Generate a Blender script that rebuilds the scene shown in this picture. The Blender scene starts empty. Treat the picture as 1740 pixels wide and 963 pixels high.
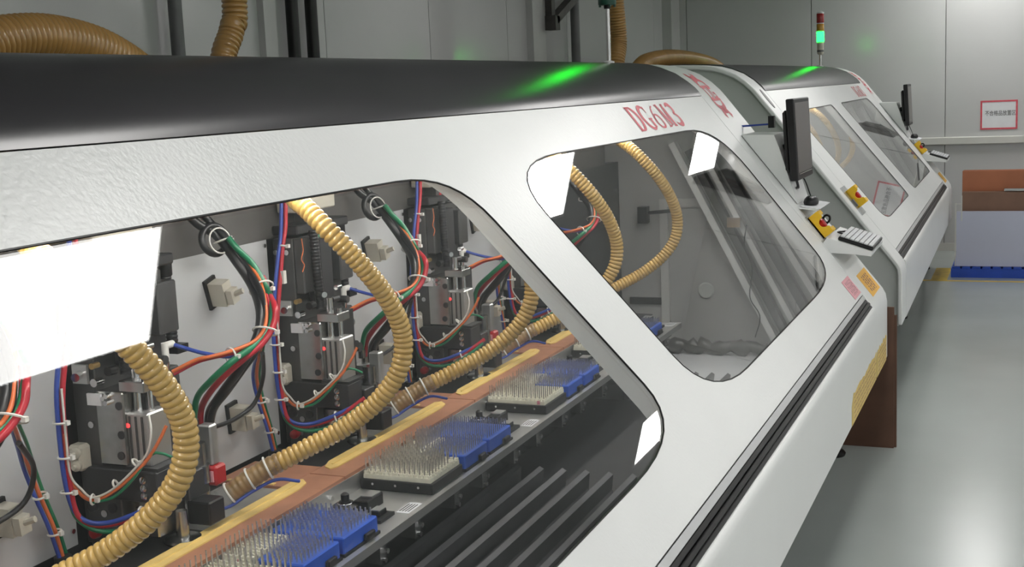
import bpy, math, random
from mathutils import Vector, Matrix
from mathutils.geometry import tessellate_polygon

random.seed(7)
SC = bpy.context.scene
COL = SC.collection

# ------------------------------------------------------------------ camera
H = 1.6
F_PX, CX, CY = 2130.0, 870.0, 481.5


def _cam_dir(px, py):
    return Vector(((px - CX) / F_PX, (CY - py) / F_PX, -1.0))


dy = _cam_dir(1757, 118).normalized()          # machine length axis seen by the lens
dz = -_cam_dir(1480, 14000)                     # plumb line seen by the lens
dz = (dz - dy * dz.dot(dy)).normalized()
dx = dy.cross(dz)
cam_data = bpy.data.cameras.new('camera')
cam_data.sensor_width = 36.0
cam_data.lens = F_PX / 1740.0 * 36.0
cam_data.clip_start = 0.02
cam_data.clip_end = 60
cam = bpy.data.objects.new('camera', cam_data)
COL.objects.link(cam)
cam.matrix_world = Matrix.Translation((0, 0, H)) @ Matrix((dx, dy, dz)).to_4x4()
SC.camera = cam

# ------------------------------------------------------------------ world, exposure
world = bpy.data.worlds.new('room_air')
SC.world = world
world.use_nodes = True
world.node_tree.nodes['Background'].inputs[0].default_value = (0.8, 0.85, 0.9, 1)
world.node_tree.nodes['Background'].inputs[1].default_value = 0.02
SC.view_settings.view_transform = 'Standard'
SC.view_settings.look = 'None'
SC.view_settings.gamma = 1.0
SC.view_settings.use_curve_mapping = False
SC.view_settings.exposure = 0.55
LAMP = 12.5          # brightness of the ceiling panels
CEIL = 2.9
FILL = 19.0          # brightness of the fill tubes added inside the machines


# ------------------------------------------------------------------ materials
def nm(mat):
    return mat.node_tree.nodes, mat.node_tree.links


def pm(name, col, rough=0.5, metal=0.0, var=0.06, scale=8.0, bump=0.0, bscale=200.0, coat=0.0,
       emit=None, estr=0.0, spec=0.5, sss=0.0):
    m = bpy.data.materials.new(name)
    m.use_nodes = True
    N, L = nm(m)
    b = N['Principled BSDF']
    tc = N.new('ShaderNodeTexCoord')
    nz = N.new('ShaderNodeTexNoise')
    nz.inputs['Scale'].default_value = scale
    nz.inputs['Detail'].default_value = 5
    L.new(tc.outputs['Object'], nz.inputs['Vector'])
    mr = N.new('ShaderNodeMapRange')
    mr.inputs['From Min'].default_value = 0.3
    mr.inputs['From Max'].default_value = 0.7
    mr.inputs['To Min'].default_value = 1 - var
    mr.inputs['To Max'].default_value = 1 + var
    L.new(nz.outputs['Fac'], mr.inputs['Value'])
    vm = N.new('ShaderNodeVectorMath')
    vm.operation = 'SCALE'
    vm.inputs[0].default_value = col
    L.new(mr.outputs[0], vm.inputs['Scale'])
    L.new(vm.outputs[0], b.inputs['Base Color'])
    b.inputs['Roughness'].default_value = rough
    b.inputs['Metallic'].default_value = metal
    b.inputs['Specular IOR Level'].default_value = spec
    if coat:
        b.inputs['Coat Weight'].default_value = coat
        b.inputs['Coat Roughness'].default_value = 0.12
    if sss:
        b.inputs['Subsurface Weight'].default_value = sss
        b.inputs['Subsurface Radius'].default_value = (0.01, 0.006, 0.003)
    if emit:
        b.inputs['Emission Color'].default_value = (*emit, 1)
        b.inputs['Emission Strength'].default_value = estr
    if bump:
        n2 = N.new('ShaderNodeTexNoise')
        n2.inputs['Scale'].default_value = bscale
        n2.inputs['Detail'].default_value = 2
        L.new(tc.outputs['Object'], n2.inputs['Vector'])
        bp = N.new('ShaderNodeBump')
        bp.inputs['Strength'].default_value = bump
        bp.inputs['Distance'].default_value = 0.001
        L.new(n2.outputs['Fac'], bp.inputs['Height'])
        L.new(bp.outputs[0], b.inputs['Normal'])
    return m


def pane_mat(name, tint, haze, hcol=(0.55, 0.56, 0.55)):
    m = bpy.data.materials.new(name)
    m.use_nodes = True
    N, L = nm(m)
    N.remove(N['Principled BSDF'])
    out = N['Material Output']
    tr = N.new('ShaderNodeBsdfTransparent')
    tr.inputs[0].default_value = (*tint, 1)
    gl = N.new('ShaderNodeBsdfGlossy')
    gl.inputs['Roughness'].default_value = 0.0
    fr = N.new('ShaderNodeFresnel')
    ge = N.new('ShaderNodeNewGeometry')          # leaving the sheet bends the other way
    ir = N.new('ShaderNodeMapRange')
    ir.inputs['To Min'].default_value = 1.34
    ir.inputs['To Max'].default_value = 1 / 1.34
    L.new(ge.outputs['Backfacing'], ir.inputs['Value'])
    L.new(ir.outputs[0], fr.inputs['IOR'])
    df = N.new('ShaderNodeBsdfDiffuse')
    df.inputs[0].default_value = (*hcol, 1)
    tc = N.new('ShaderNodeTexCoord')
    nz = N.new('ShaderNodeTexNoise')
    nz.inputs['Scale'].default_value = 3.0
    nz.inputs['Detail'].default_value = 6
    L.new(tc.outputs['Object'], nz.inputs['Vector'])
    mu = N.new('ShaderNodeMapRange')
    mu.inputs['From Min'].default_value = 0.35
    mu.inputs['From Max'].default_value = 0.7
    mu.inputs['To Min'].default_value = haze * 0.4
    mu.inputs['To Max'].default_value = haze * 1.5
    L.new(nz.outputs['Fac'], mu.inputs['Value'])
    m1 = N.new('ShaderNodeMixShader')
    L.new(mu.outputs[0], m1.inputs[0])
    L.new(tr.outputs[0], m1.inputs[1])
    L.new(df.outputs[0], m1.inputs[2])
    m2 = N.new('ShaderNodeMixShader')
    L.new(fr.outputs[0], m2.inputs[0])
    L.new(m1.outputs[0], m2.inputs[1])
    L.new(gl.outputs[0], m2.inputs[2])
    L.new(m2.outputs[0], out.inputs['Surface'])
    return m


def floor_mat():
    m = pm('epoxy_floor', (0.36, 0.39, 0.375), rough=0.24, var=0.06, scale=1.1)
    N, L = nm(m)
    b = N['Principled BSDF']
    tc = N.new('ShaderNodeTexCoord')
    nz = N.new('ShaderNodeTexNoise')
    nz.inputs['Scale'].default_value = 1.6
    nz.inputs['Detail'].default_value = 4
    L.new(tc.outputs['Object'], nz.inputs['Vector'])
    mr = N.new('ShaderNodeMapRange')
    mr.inputs['From Min'].default_value = 0.3
    mr.inputs['From Max'].default_value = 0.7
    mr.inputs['To Min'].default_value = 0.19
    mr.inputs['To Max'].default_value = 0.24
    L.new(nz.outputs['Fac'], mr.inputs['Value'])
    L.new(mr.outputs[0], b.inputs['Roughness'])
    return m


M = {}
M['white'] = pm('white_powder_coat', (0.70, 0.71, 0.70), rough=0.34, var=0.02, scale=3, bump=0.9, bscale=95)
M['cap'] = pm('white_smooth_paint', (0.70, 0.71, 0.70), rough=0.33, var=0.015, scale=3, bump=0.12, bscale=120)
M['flange'] = pm('grey_white_paint', (0.52, 0.52, 0.50), rough=0.45, var=0.03)
M['face'] = pm('grey_green_paint', (0.47, 0.49, 0.47), rough=0.5, var=0.03, scale=2)
M['hood'] = pm('black_satin_hood', (0.022, 0.020, 0.023), rough=0.30, var=0.1, scale=3, bump=0.04, bscale=90, spec=0.65)
M['rubber'] = pm('black_rubber', (0.008, 0.008, 0.008), rough=0.36, var=0.1, spec=0.25)
M['trim'] = pm('aluminium_trim', (0.55, 0.56, 0.56), rough=0.35, metal=0.6, var=0.04)
M['chrome'] = pm('chrome_steel', (0.72, 0.72, 0.72), rough=0.16, metal=1.0, var=0.05)
M['steel'] = pm('brushed_steel', (0.46, 0.46, 0.45), rough=0.24, metal=1.0, var=0.16, scale=26)
M['alu'] = pm('aluminium_plate', (0.58, 0.58, 0.57), rough=0.36, metal=0.85, var=0.06, scale=14)
M['dark'] = pm('dark_anodised', (0.032, 0.032, 0.034), rough=0.42, var=0.18, scale=18)
M['gun'] = pm('dark_grey_steel', (0.10, 0.10, 0.10), rough=0.38, metal=0.5, var=0.2, scale=16)
M['black'] = pm('black_plastic', (0.010, 0.010, 0.011), rough=0.42, spec=0.35, var=0.1)
M['panel'] = pm('light_grey_panel', (0.52, 0.53, 0.54), rough=0.42, var=0.02, scale=2)
M['beam'] = pm('dark_steel_beam', (0.09, 0.085, 0.08), rough=0.5, var=0.2, scale=10)  # the beam's own dark steel colour
M['inner'] = pm('inner_grey_paint', (0.40, 0.40, 0.39), rough=0.5, var=0.05, scale=3)
M['sump'] = pm('black_cover_cloth', (0.022, 0.022, 0.023), rough=0.6, var=0.25, scale=7)
M['bellow'] = pm('black_bellows_cloth', (0.065, 0.065, 0.07), rough=0.45, var=0.2, scale=12)
M['table'] = pm('black_table_top', (0.022, 0.021, 0.021), rough=0.38, var=0.5, scale=14)
M['copper'] = pm('phenolic_board', (0.40, 0.185, 0.11), rough=0.5, var=0.12, scale=22)
M['copper_d'] = pm('phenolic_board_dark', (0.30, 0.13, 0.075), rough=0.5, var=0.12, scale=22)
M['tape'] = pm('yellow_tape', (0.78, 0.56, 0.19), rough=0.5, var=0.12, scale=18)
M['grey_sheet'] = pm('grey_entry_sheet', (0.30, 0.30, 0.29), rough=0.35, metal=0.3, var=0.3, scale=9)
M['hose'] = pm('amber_hose', (0.58, 0.37, 0.105), rough=0.26, var=0.08, scale=25, coat=0.5)
M['hose_d'] = pm('amber_hose_brown', (0.30, 0.185, 0.075), rough=0.30, var=0.15, scale=25, coat=0.5)
M['duct'] = pm('amber_duct', (0.40, 0.235, 0.075), rough=0.30, var=0.12, scale=12, coat=0.4)
M['red'] = pm('red_tube', (0.50, 0.022, 0.04), rough=0.32, var=0.1)
M['green'] = pm('green_tube', (0.012, 0.20, 0.09), rough=0.32, var=0.1)
M['blue'] = pm('blue_tube', (0.035, 0.075, 0.38), rough=0.32, var=0.1)
M['orange'] = pm('orange_tube', (0.72, 0.17, 0.05), rough=0.32, var=0.1)
M['wire_white'] = pm('white_wire', (0.68, 0.67, 0.62), rough=0.4, var=0.05)
M['cable_black'] = pm('black_cable', (0.016, 0.016, 0.018), rough=0.35, var=0.1)
M['tie'] = pm('white_nylon', (0.75, 0.74, 0.70), rough=0.45, var=0.04)
M['beige'] = pm('beige_plastic', (0.55, 0.52, 0.44), rough=0.45, var=0.06)
M['brass'] = pm('brass', (0.50, 0.34, 0.14), rough=0.3, metal=0.9, var=0.1)
M['blue_box'] = pm('blue_plastic', (0.018, 0.085, 0.46), rough=0.34, var=0.08)
M['white_box'] = pm('white_plastic', (0.70, 0.68, 0.56), rough=0.42, var=0.1, scale=60)
M['bit'] = pm('bit_steel', (0.66, 0.64, 0.62), rough=0.26, metal=0.85, var=0.15, scale=90)
M['redpl'] = pm('red_plastic', (0.42, 0.012, 0.018), rough=0.3, var=0.06)
M['yellow'] = pm('yellow_plastic', (0.80, 0.48, 0.015), rough=0.38, var=0.04)
M['ink'] = pm('red_print', (0.62, 0.09, 0.12), rough=0.5, var=0.12, scale=40)
M['ink_black'] = pm('black_print', (0.03, 0.03, 0.03), rough=0.6, var=0.05)
M['orange_lbl'] = pm('orange_label', (0.82, 0.45, 0.06), rough=0.5, var=0.04)
M['yellow_lbl'] = pm('faded_yellow_label', (0.62, 0.45, 0.13), rough=0.5, var=0.12, scale=20)
M['pink_lbl'] = pm('pink_label', (0.74, 0.36, 0.40), rough=0.5, var=0.05)
M['pink_line'] = pm('pink_crease', (0.60, 0.20, 0.27), rough=0.6, var=0.1)
M['paper'] = pm('white_paper', (0.74, 0.75, 0.77), rough=0.6, var=0.04, scale=10)
M['floor'] = floor_mat()
M['ceil'] = pm('white_ceiling', (0.50, 0.51, 0.52), rough=0.7, var=0.02)
M['wall'] = pm('grey_wall_panel', (0.54, 0.545, 0.54), rough=0.17, var=0.03, scale=1.5, bump=0.03, bscale=5)
M['wall_joint'] = pm('wall_joint', (0.42, 0.42, 0.42), rough=0.6)
M['post'] = pm('pale_post', (0.52, 0.52, 0.51), rough=0.4, var=0.03)
M['rail'] = pm('cream_rail', (0.60, 0.60, 0.56), rough=0.45, var=0.03)
M['iron'] = pm('dark_painted_iron', (0.075, 0.068, 0.064), rough=0.5, var=0.25, scale=12)
M['pipe'] = pm('grey_pipe', (0.13, 0.135, 0.135), rough=0.45, var=0.1)
M['cardboard'] = pm('dark_brown_board', (0.105, 0.052, 0.032), rough=0.6, var=0.2, scale=6)
M['board_b'] = pm('brown_board', (0.21, 0.115, 0.075), rough=0.55, var=0.12, scale=5)
M['board_o'] = pm('orange_brown_board', (0.42, 0.15, 0.07), rough=0.5, var=0.12, scale=4)
M['sheet_w'] = pm('bluish_white_sheet', (0.52, 0.54, 0.66), rough=0.28, var=0.03, scale=2)
M['pallet'] = pm('blue_pallet', (0.02, 0.075, 0.45), rough=0.42, var=0.1)
M['mark'] = pm('yellow_floor_tape', (0.55, 0.38, 0.05), rough=0.5, var=0.2, scale=12)
M['screen'] = pm('dark_screen', (0.085, 0.072, 0.066), rough=0.24, var=0.15, scale=5)
M['key'] = pm('grey_key', (0.55, 0.56, 0.58), rough=0.4, var=0.06)
M['bag'] = pm('grey_plastic_bag', (0.11, 0.108, 0.105), rough=0.28, var=0.2, scale=14)
M['lamp_white'] = pm('lamp_diffuser', (0.9, 0.9, 0.9), rough=0.5, emit=(1.0, 0.985, 0.96), estr=LAMP)
M['fill_tube'] = pm('added_fill_tube', (0.9, 0.9, 0.9), rough=0.5, emit=(1.0, 0.97, 0.92), estr=FILL)  # glow of the tubes added to light the interiors
M['frame'] = pm('lamp_frame', (0.75, 0.75, 0.75), rough=0.4, var=0.02)
M['green_on'] = pm('lit_green_lens', (0.01, 0.3, 0.04), rough=0.25, emit=(0.004, 1.0, 0.025), estr=14.0)
M['amber'] = pm('amber_lens', (0.55, 0.28, 0.03), rough=0.2, var=0.04, coat=0.5)
M['redlens'] = pm('red_lens', (0.33, 0.02, 0.02), rough=0.2, var=0.04, coat=0.5)
M['dkgreen'] = pm('dark_green_cap', (0.01, 0.055, 0.035), rough=0.35, var=0.05)
M['cream'] = pm('cream_plastic', (0.60, 0.57, 0.48), rough=0.4, var=0.03)
M['dot'] = pm('red_indicator', (0.6, 0.02, 0.02), rough=0.3, emit=(1, 0.05, 0.05), estr=1.5)
M['pane'] = pane_mat('clear_pane', (0.98, 0.985, 0.985), 0.008)
M['pane_far'] = pane_mat('hazy_pane', (0.95, 0.955, 0.955), 0.09)  # more pale diffuse mix than the near panes
M['clear'] = pane_mat('clear_plastic', (0.93, 0.94, 0.95), 0.06)


# ------------------------------------------------------------------ mesh builder
class MB:
    def __init__(self):
        self.v, self.f = [], []

    def add(self, v, f):
        o = len(self.v)
        self.v += [tuple(p) for p in v]
        self.f += [tuple(i + o for i in q) for q in f]
        return self

    def box(self, x0, x1, y0, y1, z0, z1, mtx=None, ch=0.0):
        if ch:
            c = ch
            pts, fs = [], []
            # chamfered box: prism in z of an octagon with inset ends
            oc = [(x0 + c, y0), (x1 - c, y0), (x1, y0 + c), (x1, y1 - c), (x1 - c, y1), (x0 + c, y1), (x0, y1 - c), (x0, y0 + c)]
            ic = [(x0 + c, y0 + c), (x1 - c, y0 + c), (x1 - c, y0 + c), (x1 - c, y1 - c), (x1 - c, y1 - c), (x0 + c, y1 - c), (x0 + c, y1 - c), (x0 + c, y0 + c)]
            for z, ring in ((z0, ic), (z0 + c, oc), (z1 - c, oc), (z1, ic)):
                pts += [(a, b, z) for a, b in ring]
            for r in range(3):
                for i in range(8):
                    j = (i + 1) % 8
                    fs.append((r * 8 + i, r * 8 + j, r * 8 + 8 + j, r * 8 + 8 + i))
            fs.append(tuple(range(7, -1, -1)))
            fs.append(tuple(range(24, 32)))
            v, f = pts, fs
        else:
            v = [(x0, y0, z0), (x1, y0, z0), (x1, y1, z0), (x0, y1, z0), (x0, y0, z1), (x1, y0, z1), (x1, y1, z1), (x0, y1, z1)]
            f = [(3, 2, 1, 0), (4, 5, 6, 7), (0, 1, 5, 4), (1, 2, 6, 5), (2, 3, 7, 6), (3, 0, 4, 7)]
        if mtx:
            v = [mtx @ Vector(p) for p in v]
        return self.add(v, f)

    def prism_y(self, poly, y0, y1):
        """polygon of (x, z) pushed along y; any simple outline"""
        n = len(poly)
        v = [(x, y0, z) for x, z in poly] + [(x, y1, z) for x, z in poly]
        f = [(i, (i + 1) % n, n + (i + 1) % n, n + i) for i in range(n)]
        tri = tessellate_polygon([[Vector((x, z, 0)) for x, z in poly]])
        f += [tuple(t) for t in tri] + [tuple(n + i for i in reversed(t)) for t in tri]
        return self.add(v, f)

    def prism_z(self, poly, z0, z1):
        n = len(poly)
        v = [(x, y, z0) for x, y in poly] + [(x, y, z1) for x, y in poly]
        f = [(i, (i + 1) % n, n + (i + 1) % n, n + i) for i in range(n)]
        tri = tessellate_polygon([[Vector((x, y, 0)) for x, y in poly]])
        f += [tuple(reversed(t)) for t in tri] + [tuple(n + i for i in t) for t in tri]
        return self.add(v, f)

    def cyl(self, p0, p1, r0, r1=None, n=12, cap=True):
        r1 = r0 if r1 is None else r1
        a, b = Vector(p0), Vector(p1)
        d = (b - a).normalized()
        u = d.orthogonal().normalized()
        w = d.cross(u)
        v = []
        for c, r in ((a, r0), (b, r1)):
            for i in range(n):
                t = 2 * math.pi * i / n
                v.append(c + u * (r * math.cos(t)) + w * (r * math.sin(t)))
        f = [(i, (i + 1) % n, n + (i + 1) % n, n + i) for i in range(n)]
        if cap:
            f += [tuple(range(n - 1, -1, -1)), tuple(range(n, 2 * n))]
        return self.add(v, f)

    def lathe(self, prof, origin=(0, 0, 0), axis=(0, 0, 1), n=20):
        """prof: (radius, height) list"""
        o, d = Vector(origin), Vector(axis).normalized()
        u = d.orthogonal().normalized()
        w = d.cross(u)
        v = []
        for r, h in prof:
            for i in range(n):
                t = 2 * math.pi * i / n
                v.append(o + d * h + u * (r * math.cos(t)) + w * (r * math.sin(t)))
        f = []
        for k in range(len(prof) - 1):
            for i in range(n):
                j = (i + 1) % n
                f.append((k * n + i, k * n + j, k * n + n + j, k * n + n + i))
        f += [tuple(range(n - 1, -1, -1)), tuple(range((len(prof) - 1) * n, len(prof) * n))]
        return self.add(v, f)

    def tube(self, path, r, n=8, cap=True):
        """path: list of Vectors; r: number or list"""
        P = [Vector(p) for p in path]
        m = len(P)
        rs = r if isinstance(r, (list, tuple)) else [r] * m
        T = []
        for i in range(m):
            a, b = P[max(i - 1, 0)], P[min(i + 1, m - 1)]
            T.append((b - a).normalized())
        u = T[0].orthogonal().normalized()
        v = []
        for i in range(m):
            u = (u - T[i] * u.dot(T[i])).normalized()
            w = T[i].cross(u)
            for k in range(n):
                t = 2 * math.pi * k / n
                v.append(P[i] + u * (rs[i] * math.cos(t)) + w * (rs[i] * math.sin(t)))
        f = []
        for i in range(m - 1):
            for k in range(n):
                j = (k + 1) % n
                f.append((i * n + k, i * n + j, i * n + n + j, i * n + n + k))
        if cap:
            f += [tuple(range(n - 1, -1, -1)), tuple(range((m - 1) * n, m * n))]
        return self.add(v, f)

    def torus(self, c, axis, R, r, n=20, k=6):
        c, d = Vector(c), Vector(axis).normalized()
        u = d.orthogonal().normalized()
        w = d.cross(u)
        v, f = [], []
        for i in range(n):
            t = 2 * math.pi * i / n
            e = u * math.cos(t) + w * math.sin(t)
            for j in range(k):
                s = 2 * math.pi * j / k
                v.append(c + e * (R + r * math.cos(s)) + d * (r * math.sin(s)))
        for i in range(n):
            for j in range(k):
                f.append((i * k + j, ((i + 1) % n) * k + j, ((i + 1) % n) * k + (j + 1) % k, i * k + (j + 1) % k))
        return self.add(v, f)

    def sweep_y(self, prof, y0, y1, th, nrm_sign=1.0):
        """open profile of (x, z) given thickness th to its inner side, pushed along y"""
        n = len(prof)
        inn = []
        for i in range(n):
            a, b = prof[max(i - 1, 0)], prof[min(i + 1, n - 1)]
            tx, tz = b[0] - a[0], b[1] - a[1]
            l = math.hypot(tx, tz)
            nx, nz = -tz / l * nrm_sign, tx / l * nrm_sign
            inn.append((prof[i][0] + nx * th, prof[i][1] + nz * th))
        loop = list(prof) + inn[::-1]
        m = len(loop)
        v = [(x, y0, z) for x, z in loop] + [(x, y1, z) for x, z in loop]
        f = [(i, (i + 1) % m, m + (i + 1) % m, m + i) for i in range(m)]
        for i in range(n - 1):
            q = (i, i + 1, m - 2 - i, m - 1 - i)
            f.append(q[::-1])
            f.append(tuple(m + a for a in q))
        return self.add(v, f)

    def build(self, name, mat, parent=None, smooth=None, loc=None):
        me = bpy.data.meshes.new(name)
        me.from_pydata([tuple(p) for p in self.v], [], self.f)
        me.validate()
        import bmesh
        bm = bmesh.new()
        bm.from_mesh(me)
        bmesh.ops.recalc_face_normals(bm, faces=bm.faces)
        bm.to_mesh(me)
        bm.free()
        me.materials.append(M[mat] if isinstance(mat, str) else mat)
        if smooth:
            for p in me.polygons:
                p.use_smooth = True
            me.set_sharp_from_angle(angle=math.radians(smooth))
        o = bpy.data.objects.new(name, me)
        COL.objects.link(o)
        if parent:
            o.parent = parent
        if loc:
            o.location = loc
        return o


def tag(o, label=None, cat=None, group=None, kind=None):
    if label:
        o['label'] = label
    if cat:
        o['category'] = cat
    if group:
        o['group'] = group
    if kind:
        o['kind'] = kind
    return o


def thing(name, label, cat, loc=(0, 0, 0), rz=0.0, group=None):
    o = bpy.data.objects.new(name, None)
    o.empty_display_size = 0.05
    COL.objects.link(o)
    o.location = loc
    o.rotation_euler = (0, 0, rz)
    return tag(o, label, cat, group)


def copy_tree(o, parent=None):
    c = o.copy()
    COL.objects.link(c)
    c.parent = parent
    for ch in list(o.children):
        copy_tree(ch, c)
    return c


def spline(pts, per=8):
    P = [Vector(p) for p in pts]
    P = [P[0] * 2 - P[1]] + P + [P[-1] * 2 - P[-2]]
    out = []
    for i in range(1, len(P) - 2):
        a, b, c, d = P[i - 1], P[i], P[i + 1], P[i + 2]
        for k in range(per):
            t = k / per
            out.append(0.5 * ((2 * b) + (c - a) * t + (2 * a - 5 * b + 4 * c - d) * t * t + (3 * b - a - 3 * c + d) * t ** 3))
    out.append(P[-2])
    return out


def resample(path, step):
    out, acc = [path[0]], 0.0
    for a, b in zip(path, path[1:]):
        l = (b - a).length
        while acc + l >= step and l > 1e-9:
            t = (step - acc) / l
            a = a.lerp(b, t)
            out.append(a.copy())
            l = (b - a).length
            acc = 0.0
        acc += l
    return out


def ribbed(path_pts, r, pitch, depth=0.10, n=14):
    path = resample(spline(path_pts, 12), pitch / 4)
    rr = [r * (1 - depth), r * (1 - depth * 0.15), r, r * (1 - depth * 0.15)]
    return MB().tube(path, [rr[i % 4] for i in range(len(path))], n=n)


# ------------------------------------------------------------------ machine section: slanted front, curved top
TX, TZ = 0.6217, -0.7833          # down the slant
NX, NZ = 0.7833, 0.6217           # out of the slant
ARC = [(-1.245, 1.552), (-1.262, 1.571), (-1.299, 1.606), (-1.350, 1.641), (-1.411, 1.667), (-1.462, 1.682),
       (-1.542, 1.692), (-1.66, 1.697), (-1.80, 1.693), (-2.00, 1.668), (-2.22, 1.605), (-2.36, 1.52), (-2.42, 1.42)]
FRONT = [(-0.640, 0.790), (-0.600, 0.740), (-0.578, 0.712), (-0.565, 0.688), (-0.559, 0.655), (-0.558, 0.41)]


def prof(s):
    """point and outward normal on the outer skin; s = 0 at the hood edge, positive down the slant"""
    if s >= 0:
        return (-1.245 + TX * s, 1.552 + TZ * s), (NX, NZ)
    d = -s
    for a, b in zip(ARC, ARC[1:]):
        l = math.hypot(b[0] - a[0], b[1] - a[1])
        if d <= l:
            t = d / l
            tx, tz = (b[0] - a[0]) / l, (b[1] - a[1]) / l
            return (a[0] + tx * d, a[1] + tz * d), (tz, -tx)
        d -= l
    return ARC[-1], (0, 1)


def S(s, y, d=0.0):
    (x, z), (nx, nz) = prof(s)
    if s < 0:     # blend the normals along the curve
        (x2, z2), n2 = prof(s + 0.012)
        (x3, z3), n3 = prof(s - 0.012)
        nx, nz = n2[0] + n3[0], n2[1] + n3[1]
        l = math.hypot(nx, nz)
        nx, nz = nx / l, nz / l
    return (x + nx * d, y, z + nz * d)


def s_of_z(z):
    return (1.552 - z) / 0.7833


def plate_holes(mb, outer, holes, d_out, d_in):
    """outer/holes: lists of (s, y) on the slant"""
    loops = [outer] + holes
    flat = [p for l in loops for p in l]
    n = len(flat)
    tri = tessellate_polygon([[Vector((a, b, 0)) for a, b in l] for l in loops])
    inner = list(outer)
    for l in holes:                       # the returns above and below a window lean away from the opening
        cs = (min(p[0] for p in l) + max(p[0] for p in l)) / 2
        inner += [(cs + (a - cs) * 1.16, b) for a, b in l]
    v = [S(a, b, d_out) for a, b in flat] + [S(a, b, d_in) for a, b in inner]
    f = [tuple(t) for t in tri] + [tuple(n + i for i in reversed(t)) for t in tri]
    o = 0
    for l in loops:
        m = len(l)
        for i in range(m):
            j = (i + 1) % m
            f.append((o + i, o + j, n + o + j, n + o + i))
        o += m
    mb.add(v, f)
    return mb


def smooth_loop(pts, per=5):
    P = [Vector((a, b, 0)) for a, b in pts]
    n = len(P)
    out = []
    for i in range(n):
        a, b, c, d = P[i - 1], P[i], P[(i + 1) % n], P[(i + 2) % n]
        for k in range(per):
            t = k / per
            q = 0.5 * ((2 * b) + (c - a) * t + (2 * a - 5 * b + 4 * c - d) * t * t + (3 * b - a - 3 * c + d) * t ** 3)
            out.append((q.x, q.y))
    return out


def rounded_window(sT, sB, yTL, yTR, yBR, yBL, rTL, rTR, rBR, rBL, seg=8):
    """window outline on the slant; corners rounded with their own radii (ellipses long in y)"""
    C = [Vector((sT, yTL)), Vector((sT, yTR)), Vector((sB, yBR)), Vector((sB, yBL))]
    R = [rTL, rTR, rBR, rBL]
    out = []
    for i in range(4):
        p, a, b = C[i], C[i - 1], C[(i + 1) % 4]
        ra, rb = R[i]
        p0 = p + (a - p).normalized() * ra
        p1 = p + (b - p).normalized() * rb
        for k in range(seg + 1):
            t = k / seg
            q = p0 * (1 - t) ** 2 + p * 2 * t * (1 - t) + p1 * t * t
            out.append((q.x, q.y))
    return out


def stroke(mb, pts, w, mapf, d):
    """flat painted stroke with thickness d: pts (a, b), w width or list, mapf(a, b, d) -> 3D"""
    n = len(pts)
    ws = w if isinstance(w, (list, tuple)) else [w] * n
    L, Rr = [], []
    for i in range(n):
        a, b = pts[max(i - 1, 0)], pts[min(i + 1, n - 1)]
        tx, ty = b[0] - a[0], b[1] - a[1]
        l = math.hypot(tx, ty) or 1
        nx, ny = -ty / l * ws[i] / 2, tx / l * ws[i] / 2
        L.append((pts[i][0] + nx, pts[i][1] + ny))
        Rr.append((pts[i][0] - nx, pts[i][1] - ny))
    v = [mapf(a, b, d) for a, b in L] + [mapf(a, b, d) for a, b in Rr]
    f = [(i, i + 1, n + i + 1, n + i) for i in range(n - 1)]
    mb.add(v, f)


def arc2(cx, cy, rx, ry, a0, a1, n=14):
    return [(cx + rx * math.cos(math.radians(a0 + (a1 - a0) * i / n)), cy + ry * math.sin(math.radians(a0 + (a1 - a0) * i / n))) for i in range(n + 1)]


def bulge(n, lo, hi):
    return [lo + (hi - lo) * math.sin(math.pi * i / (n - 1)) for i in range(n)]


def glyph(ch):
    """serif capitals in a unit cell: list of (points, widths)"""
    T, K = 0.07, 0.22
    if ch == 'D':
        a = arc2(0.40, 0.5, 0.46, 0.48, 90, -90)
        return [([(0.24, 0.0), (0.24, 1.0)], K), ([(0.08, 0.98), (0.42, 0.98)], T), ([(0.08, 0.02), (0.42, 0.02)], T), (a, bulge(len(a), T, K))]
    if ch == 'G':
        a = arc2(0.54, 0.5, 0.44, 0.48, 50, 300, 20)
        return [(a, bulge(len(a), T, K)), ([(0.80, 0.08), (0.80, 0.44)], K * 0.9), ([(0.62, 0.44), (0.97, 0.44)], T), ([(0.84, 0.98), (0.82, 0.70)], T), ([(0.72, 0.06), (0.82, 0.1)], T)]
    if ch == '6':
        a = arc2(0.5, 0.30, 0.33, 0.29, 0, 360, 22)
        return [(a, [0.07 + 0.07 * abs(math.cos(2 * math.pi * i / 22)) for i in range(23)]),
                ([(0.80, 0.97), (0.60, 0.90), (0.38, 0.72), (0.25, 0.5), (0.19, 0.3)], [0.05, 0.07, 0.1, 0.13, 0.13])]
    if ch == '4':
        return [([(0.62, 0.0), (0.62, 1.0)], K), ([(0.62, 0.98), (0.1, 0.30)], T), ([(0.08, 0.29), (0.92, 0.29)], 0.07), ([(0.45, 0.02), (0.8, 0.02)], T)]
    if ch == 'M':
        return [([(0.17, 0.0), (0.17, 1.0)], T), ([(0.83, 0.0), (0.83, 1.0)], K), ([(0.19, 1.0), (0.5, 0.06)], K), ([(0.5, 0.06), (0.79, 1.0)], T),
                ([(0.04, 0.02), (0.32, 0.02)], T), ([(0.66, 0.02), (1.0, 0.02)], T), ([(0.02, 0.98), (0.24, 0.98)], T), ([(0.76, 0.98), (0.99, 0.98)], T)]
    if ch == '3':
        a = arc2(0.42, 0.76, 0.30, 0.22, 150, -90)
        b = arc2(0.42, 0.28, 0.37, 0.26, 90, -150)
        return [(a, bulge(len(a), T, K)), (b, bulge(len(b), T, K))]
    return []


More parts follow.
